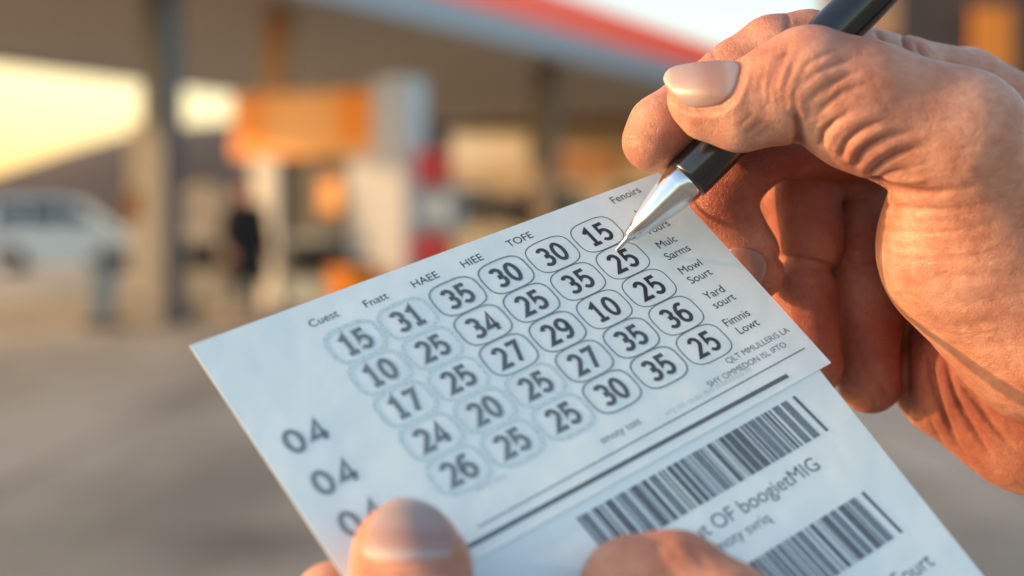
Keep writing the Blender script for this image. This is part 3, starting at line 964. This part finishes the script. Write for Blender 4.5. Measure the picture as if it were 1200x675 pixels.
flush_shade = [(P(764, 182, 350), 11, 0.45), (P(886, 325, 370), 12, 0.75), (P(846, 230, 368), 16, 0.85), (P(942, 250, 380), 20, 0.95), (P(945, 380, 380), 22, 0.95),  # strong spots put the shade of curled fingers and palm into the colour
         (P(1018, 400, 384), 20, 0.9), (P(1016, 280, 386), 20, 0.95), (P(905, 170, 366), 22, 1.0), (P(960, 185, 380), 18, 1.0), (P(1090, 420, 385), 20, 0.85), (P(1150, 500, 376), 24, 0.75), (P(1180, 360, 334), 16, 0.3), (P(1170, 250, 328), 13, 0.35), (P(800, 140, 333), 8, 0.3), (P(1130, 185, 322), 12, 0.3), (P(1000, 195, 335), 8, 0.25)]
nails = [Nail([(778, 90), (787, 79), (814, 73), (846, 71), (866, 74), (865, 90), (859, 107), (846, 121), (830, 125), (808, 125), (793, 114), (782, 101)], (-1, 0.12), (300, 349), 0.25, free=lambda p: (p[:, 1] < 82) & (p[:, 0] < 862)),
         Nail([(852, 296), (866, 290), (882, 292), (894, 299), (899, 311), (894, 330), (884, 338), (866, 326)], (1, 0.35), (368, 388), 0.15, mat='nail_dim')]
hand, HV, HQ = skin_object('hand', A, S, flush_shade, M['skin'], nails)
tag(hand, 'right hand pinching the black pen between thumb and forefinger, other fingers curled', 'hand')
del A, fld

# forearm beyond the frame is part of the same hand surface below (kept short)

# ------------------------------------------------------------------ left hand
HZ = 0.0
lz = lambda u, v: hit(u, v)[2][2]
G = Field((-70, 30, 195), (110, 190, 345), 0.8)
def ONP(u, v, h):
    """a point h mm off the ticket's face above the pixel's place on it"""
    return hit(u, v)[2] + NRM * h
zt = lz(478, 640)
zf = zt - 11
def PF(u, v, h): return hit(u, v)[2] + np.array([0, 0, -h])     # h mm in front of the ticket's plane
G.chain([(P(474, 640, zf), 8.9), (P(480, 662, zf - 0.5), 11.2), (PF(500, 745, 15), 12.6), (PF(520, 800, 17), 13.2), (PF(600, 980, 20), 15.0), (P(720, 1180, 246), 18)], 4)
# forefinger lying bent over the face of the ticket
zi = lz(770, 650) - 12
ixf = Field((-70, 30, 195), (110, 190, 345), 0.8)
ixf.chain([(P(742, 690, zi), 10.6), (P(790, 692, zi - 1), 11.2), (PF(840, 715, 13), 11.4), (PF(900, 810, 13), 11.6), (PF(900, 960, 14), 12.5), (P(840, 1160, 252), 16)], 4)
G.merge(ixf, 2); del ixf
# fingertips behind the ticket
zb = lz(390, 690) + 11
bf = Field((-70, 30, 195), (110, 190, 345), 0.8)
bf.chain([(P(392, 708, zb), 8.6), (PF(440, 790, -15), 9.4), (PF(580, 980, -19), 11), (P(720, 1180, 262), 15)], 4)
for (a, b, c) in ((520, 690, 16), (650, 700, 17)):
    zz = lz(a, b) + c
    bf.chain([(P(a, b + 15, zz), 8.8), (PF(a + 40, b + 140, -19), 10), (PF(a + 80, b + 300, -22), 12), (P(780, 1190, 264), 16)], 4)
G.merge(bf, 3); del bf
G.cap(P(720, 1190, 254), P(860, 1190, 256), 19, 19, 8)
G.cap(P(770, 1210, 256), P(800, 1400, 252), 25, 23, 10)
LS = [([(424, 665), (424, 640), (436, 606), (458, 588)], 5, -0.5, (200, 330), 0.3, 0.1),
      ([(534, 668), (538, 640), (528, 612), (508, 594)], 5, -0.5, (200, 330), 0.3, 0.1),
      ([(424, 664), (450, 670), (500, 668), (536, 660)], 5, -0.5, (200, 330), 0.3, 0.1)]
for pts in ([(700, 640), (715, 655), (722, 675)], [(752, 622), (770, 640), (778, 665)], [(764, 622), (786, 642), (796, 668)], [(800, 634), (818, 650), (828, 672)]):
    LS.append((pts, 4, -0.4, (200, 330), 0.2))
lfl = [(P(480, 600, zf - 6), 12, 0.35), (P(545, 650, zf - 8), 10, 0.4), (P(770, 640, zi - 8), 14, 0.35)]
lnails = [Nail([(428, 652), (428, 628), (440, 602), (462, 589), (488, 587), (514, 598), (530, 622), (531, 648), (505, 655), (468, 658)], (0.05, -1), (200, 330), 0.35)]
hand2, LV, LQ = skin_object('hand', G, LS, lfl, M['skin'], lnails)
tag(hand2, 'left hand gripping the ticket from below, thumb pressed on its face', 'hand')
del G

def sleeve(parent, a, b, r0, r1):
    A_, B_ = to_world(a) - np.array(parent.location), to_world(b) - np.array(parent.location)
    d = B_ - A_; L = np.linalg.norm(d)
    mb = MB()
    mb.lathe([(0.012, r0 * 0.80), (0.0, r0 * 0.88), (-0.004, r0 * 0.96), (0.003, r0), (0.03, r0 * 0.98), (0.05, r0 * 1.04), (0.08, r0 * 1.0), (0.11, r0 * 1.07), (0.16, r0 * 1.05), (L, r1)], A_, d, 40)
    return mb.build('sleeve', M['coat'], parent)


sleeve(hand, px(1480, 460, 378), px(2600, 900, 430), 0.043, 0.060)
sleeve(hand2, px(795, 1440, 251), px(950, 2700, 235), 0.038, 0.058)

# ------------------------------------------------------------------ ground, hills
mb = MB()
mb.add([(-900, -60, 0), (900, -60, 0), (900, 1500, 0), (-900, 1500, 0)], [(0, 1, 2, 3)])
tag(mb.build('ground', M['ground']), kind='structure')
mb = MB()
hp = [(-520, 6), (-380, 10), (-290, 9), (-230, 11), (-205, 13.5), (-182, 18.6), (-151, 28), (-127, 35.5), (-97, 38), (-61, 35), (0, 32), (70, 44), (140, 56), (210, 60), (380, 40)]
vs = []; fs = []
for j in range(5):
    for i, (x, h) in enumerate(hp):
        f = [0, 0.55, 1, 0.8, 0][j]
        vs.append((x + random.uniform(-4, 4), 430 + 50 * j, h * f + (random.uniform(-1.5, 1.5) if 0 < j < 4 else -1)))
n = len(hp)
for j in range(4):
    for i in range(n - 1): fs.append((j * n + i, j * n + i + 1, (j + 1) * n + i + 1, (j + 1) * n + i))
mb.add(vs, fs, 0, True)
tag(mb.build('hills', M['hill']), kind='structure')

# ------------------------------------------------------------------ canopy
DIR = np.array([0.44, 0.898]); NRM2 = np.array([-0.898, 0.44])      # along, inwards
E0 = np.array([-2.32, 21.4])
canopy = empty('forecourt_canopy', (E0[0], E0[1], 0), math.atan2(DIR[1], DIR[0]))
tag(canopy, 'long flat petrol station canopy roof with red and grey edge band on columns', 'canopy')
# local axes: x along, y = left of it (inwards)
mb = MB(); mb.box((-26, 0.12, 4.5), (46, 10.4, 4.75)); mb.build('soffit', M['soffit'], canopy)
mb = MB(); mb.box((-26, 0.12, 4.753), (46, 10.4, 5.35)); mb.build('roof_deck', M['grey_steel'], canopy)
mb = MB(); mb.box((-26.2, -0.02, 4.42), (46.2, 0.115, 4.92)); mb.build('fascia_band', M['fascia_grey'], canopy)
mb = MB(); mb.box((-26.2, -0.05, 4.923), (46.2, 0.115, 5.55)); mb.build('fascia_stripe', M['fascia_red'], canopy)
mb = MB(); mb.box((-26.2, 10.405, 4.42), (46.2, 10.5, 5.5)); mb.build('fascia_band', M['fascia_grey'], canopy)


def to_local(x, y):
    d = np.array([x, y]) - E0
    return d @ DIR, d @ NRM2


for (x, y, w, mt) in ((-4.5, 19.3, 0.19, 'grey_steel'), (-3.5, 22.6, 0.18, 'orange_brown'), (0.70, 30.0, 0.22, 'brown_steel')):  # second column's warm sunlight is put into its orange-brown colour
    a, b = to_local(x, y)
    mb = MB(); mb.box((a - w, b - w, 0.16), (a + w, b + w, 4.497), 0, 0.02)
    mb.box((a - w - 0.06, b - w - 0.06, 0.004), (a + w + 0.06, b + w + 0.06, 0.158), 0, 0.01)
    mb.build('column', M[mt], canopy)

# ------------------------------------------------------------------ dispensers and forecourt furniture
def at(u, d):
    return ((u - 600) * d / F, d)


def zat(v, d): return 1.3 - (v - 262) * d / F


# big dispenser with an orange header on two white pillars
x, y = at(372, 21)
pump = empty('fuel_dispenser', (x, y, 0), R(-26))
tag(pump, 'tall fuel dispenser with wide orange header over two white pillars', 'fuel dispenser', 'fuel dispensers on the forecourt')
mb = MB(); mb.box((-1.24, -0.30, 2.22), (1.10, 0.26, 3.12), 0, 0.03); mb.build('header', M['pale_orange'], pump)
mb = MB(); mb.box((0.52, -0.315, 2.42), (1.09, -0.303, 3.10)); mb.build('header_panel', M['orange'], pump)
mb = MB(); mb.box((-1.20, -0.315, 2.30), (-0.62, -0.303, 3.05)); mb.build('header_panel', M['orange'], pump)
mb = MB(); mb.box((1.12, -0.36, 0.15), (1.66, 0.20, 3.26), 0, 0.04); mb.build('pillar', M['white_metal'], pump)
mb = MB(); mb.box((0.72, -0.33, 0.15), (1.117, 0.10, 2.217), 0, 0.03); mb.build('pillar', M['white_metal'], pump)
mb = MB(); mb.box((-0.95, -0.26, 0.15), (-0.48, 0.16, 2.217), 0, 0.03); mb.build('pillar', M['white_metal'], pump)
mb = MB(); mb.box((-0.477, -0.2, 0.15), (0.717, 0.2, 1.15), 0, 0.03); mb.build('pump_body', M['teal_grey'], pump)
mb = MB(); mb.box((-0.38, -0.215, 0.55), (0.66, -0.203, 1.05)); mb.build('display', M['glass'], pump)
mb = MB(); mb.box((-0.47, -0.12, 1.155), (0.71, 0.16, 2.21), 0, 0.02); mb.build('back_panel', M['dark'], pump)
mb = MB(); mb.box((0.16, -0.16, 1.45), (0.50, -0.123, 1.92), 0, 0.015); mb.build('price_display', M['pale_orange'], pump)
mb = MB(); mb.box((-1.3, -0.7, 0.004), (1.9, 0.7, 0.148), 0, 0.02); mb.build('island', M['concrete'], pump)

x, y = at(509, 19.6)
p2 = empty('fuel_dispenser', (x, y, 0), R(-12))
tag(p2, 'narrow red and grey fuel dispenser right of the orange header', 'fuel dispenser', 'fuel dispensers on the forecourt')
mb = MB(); mb.box((-0.22, -0.22, 1.80), (0.20, 0.22, 2.26), 0, 0.04); mb.build('top_panel', M['red'], p2)
mb = MB(); mb.box((-0.20, -0.20, 1.16), (0.34, 0.20, 1.797), 0, 0.03); mb.build('pump_body', M['teal_grey'], p2)
mb = MB(); mb.box((-0.26, -0.22, 0.72), (0.20, 0.22, 1.157), 0, 0.03); mb.build('lower_panel', M['red'], p2)
mb = MB(); mb.box((-0.22, -0.20, 0.004), (0.22, 0.20, 0.717), 0, 0.02); mb.build('plinth', M['dark'], p2)
mb = MB(); mb.box((-0.14, -0.215, 1.32), (0.26, -0.203, 1.66)); mb.build('display', M['white_metal'], p2)
mb = MB(); mb.box((-0.06, -0.14, 2.263), (0.2, 0.14, 2.62), 0, 0.03); mb.build('top_box', M['dark'], p2)

x, y = at(241, 22)
p3 = empty('fuel_dispenser', (x, y, 0), R(4))
tag(p3, 'pale cream fuel dispenser between the grey column and the standing person', 'fuel dispenser', 'fuel dispensers on the forecourt')
mb = MB(); mb.box((-0.36, -0.25, 0.16), (0.36, 0.25, 1.15), 0, 0.04); mb.build('pump_body', M['cream'], p3)
mb = MB(); mb.lathe([(-0.2, 0.33), (-0.17, 0.36), (0.17, 0.36), (0.2, 0.33)], (0, 0, 1.52), (0, 1, 0), 28); mb.build('top_globe', M['cream'], p3)
mb = MB(); mb.box((-0.24, -0.262, 0.65), (0.24, -0.253, 1.0)); mb.build('display', M['glass'], p3)
mb = MB(); mb.box((-0.5, -0.5, 0.004), (0.5, 0.5, 0.158), 0, 0.02); mb.build('island', M['concrete'], p3)
mb = MB(); mb.box((0.37, -0.14, 0.5), (0.47, 0.06, 1.05), 0, 0.02); mb.build('hose_holder', M['dark'], p3)

x, y = at(165, 25)
tot = empty('totem_sign', (x, y, 0))
tag(tot, 'slim cream sign post with an orange red panel beside the grey column', 'sign')
mb = MB(); mb.box((-0.15, -0.1, 0.1), (0.15, 0.1, 2.95), 0, 0.02); mb.build('post', M['cream'], tot)
mb = MB(); mb.box((-0.24, -0.14, 1.35), (0.3, -0.123, 1.85)); mb.build('panel', M['orange_brown'], tot)
mb = MB(); mb.box((-0.3, -0.2, 0.004), (0.3, 0.2, 0.098), 0, 0.02); mb.build('base', M['concrete'], tot)

x, y = at(118, 18.6)
b1 = empty('litter_bin', (x, y, 0))
tag(b1, 'slim grey forecourt bin on a dark base, in front of the silver car', 'bin')
mb = MB(); mb.box((-0.13, -0.13, 0.10), (0.15, 0.13, 0.80), 0, 0.03); mb.build('bin_body', M['teal_grey'], b1)
mb = MB(); mb.box((-0.15, -0.15, 0.803), (0.17, 0.15, 0.88), 0, 0.02); mb.build('lid', M['grey_steel'], b1)
mb = MB(); mb.box((-0.20, -0.2, 0.004), (0.32, 0.2, 0.097), 0, 0.02); mb.build('base', M['brown_wall'], b1)

x, y = at(412, 19.5)
b2 = empty('litter_bin', (x, y, 0))
tag(b2, 'orange bin with a dark lid at the foot of the white pillar', 'bin')
mb = MB(); mb.lathe([(0.004, 0.25), (0.03, 0.28), (0.70, 0.33), (0.73, 0.33)], (0, 0, 0), (0, 0, 1), 28); mb.build('bin_body', M['orange'], b2)
mb = MB(); mb.lathe([(0.733, 0.34), (0.76, 0.34), (0.82, 0.2)], (0, 0, 0), (0, 0, 1), 28); mb.build('lid', M['dark'], b2)

x, y = at(447, 19.7)
jc = empty('fuel_can', (x, y, 0))
tag(jc, 'red plastic fuel can standing beside the orange bin', 'fuel can')
mb = MB(); mb.box((-0.13, -0.09, 0.004), (0.13, 0.09, 0.62), 0, 0.04); mb.build('can_body', M['red'], jc)
mb = MB(); mb.lathe([(0.623, 0.04), (0.70, 0.035)], (0.06, 0, 0), (0, 0, 1), 16); mb.build('spout', M['dark'], jc)


# ------------------------------------------------------------------ cars
def make_car(label, paint, loc, rz, Lc=4.3, Hc=1.62, Wc=1.8, group='cars at the petrol station'):
    root = empty('parked_car', (*loc, 0), rz)
    tag(root, label, 'car', group)
    h = Wc / 2; s = Lc / 4.3; t = Hc / 1.62
    low = [(-2.12, 0.30), (-2.15, 0.62), (-2.10, 0.98), (-1.2, 1.02), (0.6, 1.0), (1.35, 0.94), (2.0, 0.78), (2.15, 0.55), (2.12, 0.30), (1.78, 0.24)]
    # wheel arches cut into the sill line
    def arch(cx): return [(cx + 0.40 * math.cos(a), 0.33 + 0.40 * math.sin(a)) for a in np.linspace(0, math.pi, 9) if 0.33 + 0.4 * math.sin(a) > 0.25]
    poly = low[:-1] + [(1.80, 0.26)] + arch(1.32)[0:] + [(0.88, 0.24), (-0.88, 0.24)] + arch(-1.30) + [(-1.75, 0.26)]
    mb = MB(); mb.prism([(p[0] * s, p[1] * t) for p in poly], -h, h)
    body = mb.build('body', M[paint], root, bevel=0.03)
    top = [(-2.02, 1.0), (-1.82, 1.50), (-1.55, 1.60), (0.0, 1.62), (0.35, 1.56), (1.25, 0.97)]
    mb = MB()
    n = len(top); vs = []
    for sgn in (-1, 1):
        for (x, z) in top:
            inset = 0.02 + max(0, (z - 1.0)) * 0.32
            vs.append((x * s, sgn * (h - inset), z * t))
    fs = [list(range(n)), list(range(2 * n - 1, n - 1, -1))] + [(i, i + n, (i + 1) % n + n, (i + 1) % n) for i in range(n)]
    mb.add(vs, fs)
    mb.build('cabin', M[paint], root, bevel=0.04)
    win = [[(-1.75, 1.06), (-1.62, 1.46), (-0.95, 1.50), (-0.95, 1.06)], [(-0.87, 1.06), (-0.87, 1.50), (-0.02, 1.51), (-0.02, 1.06)], [(0.06, 1.06), (0.06, 1.51), (0.28, 1.48), (0.98, 1.06)]]
    for sgn in (-1, 1):
        for w in win:
            mb = MB(); vs = [(x * s, sgn * (h - 0.012 - max(0, z - 1.0) * 0.32), z * t) for x, z in w]
            vs += [(a, b - sgn * 0.03, c) for a, b, c in vs]
            mb.add(vs, [(0, 1, 2, 3), (7, 6, 5, 4)] + [(i, i + 4, (i + 1) % 4 + 4, (i + 1) % 4) for i in range(4)])
            mb.build('window', M['glass'], root)
    def slab(name, x0, z0, x1, z1, y, mt, dx):
        mb = MB()
        i0 = h - 0.1 - max(0, z0 - 1) * 0.3 if y is None else y; i1 = h - 0.1 - max(0, z1 - 1) * 0.34 if y is None else y
        vs = [(x0 * s + dx, -i0, z0 * t), (x0 * s + dx, i0, z0 * t), (x1 * s + dx, i1, z1 * t), (x1 * s + dx, -i1, z1 * t)]
        vs += [(a - dx * 2.2, b, c) for a, b, c in vs]
        mb.add(vs, [(0, 1, 2, 3), (7, 6, 5, 4)] + [(i, i + 4, (i + 1) % 4 + 4, (i + 1) % 4) for i in range(4)])
        return mb.build(name, M[mt], root)
    slab('windscreen', 1.17, 1.02, 0.42, 1.51, None, 'glass', 0.02)
    slab('rear_window', -1.99, 1.07, -1.85, 1.44, None, 'glass', -0.02)
    for sgn in (-1, 1):
        mb = MB(); mb.box((-2.165 * s, sgn * (h - 0.15) - 0.13, 0.72 * t), (-2.0 * s, sgn * (h - 0.15) + 0.155, 0.96 * t), 0, 0.02); mb.build('tail_light', M['lamp_red'], root)
        mb = MB(); mb.box((1.85 * s, sgn * (h - 0.22) - 0.16, 0.62 * t), (2.12 * s, sgn * (h - 0.22) + 0.16, 0.76 * t), 0, 0.02); mb.build('headlight', M['lamp_clear'], root)
        mb = MB(); mb.box((0.75 * s, sgn * (h + 0.08) - 0.08, 1.02 * t), (0.92 * s, sgn * (h + 0.08) + 0.08, 1.15 * t), 0, 0.03); mb.build('wing_mirror', M[paint], root)
    for cx in (-1.30 * s, 1.32 * s):
        for sgn in (-1, 1):
            mb = MB(); mb.lathe([(-0.10, 0.20), (-0.10, 0.30), (-0.08, 0.325), (0.08, 0.325), (0.10, 0.30), (0.10, 0.20)], (cx, sgn * (h - 0.10), 0.329), (0, 1, 0), 28)
            wh = mb.build('tyre', M['rubber'], root)
            mb = MB(); mb.lathe([(-0.108, 0.04), (-0.106, 0.195), (-0.08, 0.197), (0.08, 0.197), (0.106, 0.195), (0.108, 0.04)], (cx, sgn * (h - 0.10), 0.329), (0, 1, 0), 20)
            mb.build('rim', M['rim'], wh)
    return root


x, y = at(78, 39.5)
make_car('silver grey hatchback parked side-on at the left beyond the bin', 'silver', (x, y), R(8), 4.25, 1.95)
x, y = at(380, 44)
make_car('white car far behind the dispenser between its two white pillars', 'white_car', (x, y), R(-60), 4.3, 1.75)
x, y = at(588, 36)
make_car('dark car standing near the shop in front of its lit wall', 'dark_car', (x, y), R(-35), 4.5, 2.0)

# ------------------------------------------------------------------ buildings
shop = empty('shop_building', (4.6, 46, 0), R(-14))
tag(shop, 'low beige petrol station shop with dark windows behind the canopy', 'building')
mb = MB(); mb.box((-9, 0, 0.004), (11, 9, 4.3)); mb.build('wall', M['beige_wall'], shop)
mb = MB(); mb.box((-9.3, -0.5, 4.303), (11.3, 9.3, 5.0), 0, 0.04); mb.build('roof', M['brown_wall'], shop)
for a, b in ((-8, -5.6), (-4.4, -2.6), (-1.6, 0.4), (1.4, 3.4), (4.4, 6.4)):
    mb = MB(); mb.box((a, -0.06, 0.25), (b, 0.02, 2.45)); w = mb.build('window', M['glass'], shop)
    mb = MB()
    mb.box((a - 0.08, -0.10, 0.17), (a, -0.003, 2.53)); mb.box((b, -0.10, 0.17), (b + 0.08, -0.003, 2.53)); mb.box((a + 0.002, -0.10, 2.453), (b - 0.002, -0.003, 2.53)); mb.box((a + 0.002, -0.10, 0.17), (b - 0.002, -0.003, 0.247))
    mb.build('frame', M['white_metal'], w)
mb = MB(); mb.box((-3.4, -0.1, 2.75), (-1.4, -0.003, 3.5), 0, 0.02); mb.build('sign_panel', M['orange_brown'], shop)
mb = MB(); mb.box((-7.2, -0.08, 3.1), (-4.2, -0.003, 4.2), 0, 0.02); mb.build('fascia_panel', M['cream'], shop)

far = empty('brick_building', (15.5, 44, 0), R(6))
tag(far, 'tall dark brown building with an orange wall panel at the upper right', 'building')
mb = MB(); mb.box((-8.6, 0, 0.004), (9, 8, 6.6)); mb.box((-4.2, 0.4, 6.603), (9, 8, 10.5)); mb.build('wall', M['brown_wall'], far)
mb = MB(); mb.box((-2.1, -0.08, 5.2), (-0.9, 0.003, 7.6), 0, 0.02); mb.build('orange_panel', M['orange'], far)
for a in (-7.5, -5.0, 2.4, 5.0):
    mb = MB(); mb.box((a, -0.05, 3.0), (a + 1.3, 0.02, 4.6)); mb.build('window', M['glass'], far)

# ------------------------------------------------------------------ person by the dispenser
def person_mesh():
    Fp = Field((-0.5, -0.4, -0.02), (0.5, 0.4, 1.9), 0.018)
    V3 = lambda *a: np.array(a, float)
    Fp.chain([(V3(0, 0, 0.98), 0.15), (V3(0, 0.0, 1.2), 0.14), (V3(0, 0, 1.42), 0.12)], 0.06)
    Fp.cap(V3(-0.16, 0, 1.42), V3(0.16, 0, 1.42), 0.075, 0.075, 0.08)
    Fp.cap(V3(-0.08, 0, 0.98), V3(0.08, 0, 0.98), 0.13, 0.13, 0.06)
    Fp.cap(V3(0, 0, 1.45), V3(0, -0.02, 1.6), 0.055, 0.055, 0.04)
    Fp.cap(V3(0, -0.03, 1.63), V3(0, -0.01, 1.72), 0.085, 0.098, 0.03)
    Fp.cap(V3(0, -0.12, 1.655), V3(0, -0.135, 1.64), 0.014, 0.016, 0.02)
    for s in (-1, 1):
        Fp.chain([(V3(0.1 * s, 0, 0.92), 0.105), (V3(0.12 * s, -0.02, 0.5), 0.07), (V3(0.13 * s, 0.02, 0.1), 0.05), (V3(0.13 * s, 0.02, 0.06), 0.055)], 0.03)
        Fp.cap(V3(0.13 * s, 0.03, 0.05), V3(0.15 * s, -0.15, 0.045), 0.045, 0.04, 0.03)
        Fp.chain([(V3(0.21 * s, 0, 1.40), 0.07), (V3(0.28 * s, 0.02, 1.12), 0.055), (V3(0.27 * s, -0.12, 0.9), 0.045), (V3(0.26 * s, -0.16, 0.82), 0.04)], 0.03)
        for k in range(4): Fp.cap(V3(0.26 * s, -0.15 - 0.018 * k + 0.02, 0.82), V3(0.255 * s, -0.16 - 0.018 * k + 0.02, 0.73), 0.015, 0.012, 0.01)
        Fp.cap(V3(0.24 * s, -0.17, 0.84), V3(0.215 * s, -0.2, 0.78), 0.016, 0.013, 0.01)
        Fp.cap(V3(0.095 * s, -0.0, 1.68), V3(0.098 * s, 0.005, 1.65), 0.014, 0.01, 0.01)
    return Fp.mesh()


PV, PQ = person_mesh()
PV = relax(PV, PQ, 2)
me = bpy.data.meshes.new('person')
me.from_pydata(PV.tolist(), [], PQ.tolist())
zc = PV[PQ].mean(1)
idx = np.where(zc[:, 2] > 1.5, 0, np.where(zc[:, 2] > 0.86, 1, 2))
idx[(np.abs(zc[:, 0]) > 0.2) & (zc[:, 2] < 0.88)] = 0
idx[zc[:, 2] < 0.1] = 3
idx[(zc[:, 2] > 1.70) | ((zc[:, 2] > 1.6) & (zc[:, 1] > 0.02))] = 4
me.polygons.foreach_set('use_smooth', np.ones(len(PQ), bool))
x, y = at(288, 20.3)
person = link_mesh('person', me, [M['skin'], M['coat'], M['jeans'], M['dark'], M['hair']], None, (x, y, 0.0))
me.polygons.foreach_set('material_index', idx.astype(np.int32))
person.rotation_euler = (0, 0, R(35))
person.scale = (1.12, 1.12, 1.06)
mb = MB()
mb.lathe([(0.48, 0.27), (0.50, 0.285), (0.80, 0.26), (1.05, 0.225), (1.25, 0.235), (1.40, 0.21), (1.47, 0.12), (1.49, 0.09)], (0, 0, 0), (0, 0, 1), 28)
mb.v = [(a * 1.05, b * 0.72, c) for a, b, c in mb.v]
mb.build('long_coat', M['coat'], person)
tag(person, 'person in a long dark coat and jeans standing by the dispensers', 'person')

# ------------------------------------------------------------------ light
SUN_AZ = R(-95); SUN_EL = R(10)         # azimuth from the view direction, left negative
sd = Vector((math.sin(SUN_AZ) * math.cos(SUN_EL), math.cos(SUN_AZ) * math.cos(SUN_EL), math.sin(SUN_EL)))
ld = bpy.data.lights.new('sun', 'SUN'); ld.energy = 5.0; ld.angle = R(0.53); ld.color = (1.0, 0.58, 0.28)
sun = bpy.data.objects.new('sun', ld); COL.objects.link(sun)
sun.rotation_euler = sd.to_track_quat('Z', 'Y').to_euler()
w = bpy.data.worlds.new('World'); scene.world = w; w.use_nodes = True
nt = w.node_tree
sky = nt.nodes.new('ShaderNodeTexSky'); sky.sky_type = 'NISHITA'; sky.sun_disc = False
sky.sun_elevation = SUN_EL; sky.sun_rotation = SUN_AZ
sky.air_density = 1.0; sky.dust_density = 1.5; sky.ozone_density = 1.0
tcw = nt.nodes.new('ShaderNodeTexCoord')
gd = Vector((math.sin(R(-42)) * math.cos(R(3)), math.cos(R(-42)) * math.cos(R(3)), math.sin(R(3))))
dp = nt.nodes.new('ShaderNodeVectorMath'); dp.operation = 'DOT_PRODUCT'; dp.inputs[1].default_value = gd
nt.links.new(tcw.outputs['Generated'], dp.inputs[0])
pw = nt.nodes.new('ShaderNodeMath'); pw.operation = 'POWER'; pw.use_clamp = False; pw.inputs[1].default_value = 7
mxv = nt.nodes.new('ShaderNodeMath'); mxv.operation = 'MAXIMUM'; mxv.inputs[1].default_value = 0.0
nt.links.new(dp.outputs['Value'], mxv.inputs[0]); nt.links.new(mxv.outputs[0], pw.inputs[0])
gl = nt.nodes.new('ShaderNodeVectorMath'); gl.operation = 'SCALE'; gl.inputs[0].default_value = (2.6, 1.25, 0.35)
nt.links.new(pw.outputs[0], gl.inputs['Scale'])
ad = nt.nodes.new('ShaderNodeVectorMath'); ad.operation = 'ADD'
tn = nt.nodes.new('ShaderNodeVectorMath'); tn.operation = 'SCALE'; tn.inputs[0].default_value = (0.0, -0.32, -0.72)
nt.links.new(pw.outputs[0], tn.inputs['Scale'])
t1 = nt.nodes.new('ShaderNodeVectorMath'); t1.operation = 'ADD'; t1.inputs[1].default_value = (1.0, 1.0, 1.0)
nt.links.new(tn.outputs[0], t1.inputs[0])
tm = nt.nodes.new('ShaderNodeVectorMath'); tm.operation = 'MULTIPLY'
nt.links.new(sky.outputs['Color'], tm.inputs[0]); nt.links.new(t1.outputs[0], tm.inputs[1])
nt.links.new(tm.outputs[0], ad.inputs[0]); nt.links.new(gl.outputs[0], ad.inputs[1])
nt.links.new(ad.outputs[0], nt.nodes['Background'].inputs['Color'])
nt.nodes['Background'].inputs['Strength'].default_value = 0.42

scene.view_settings.view_transform = 'Standard'
scene.view_settings.look = 'None'
scene.view_settings.exposure = 0
scene.view_settings.gamma = 1
scene.cycles.use_denoising = True
scene.cycles.max_bounces = 8
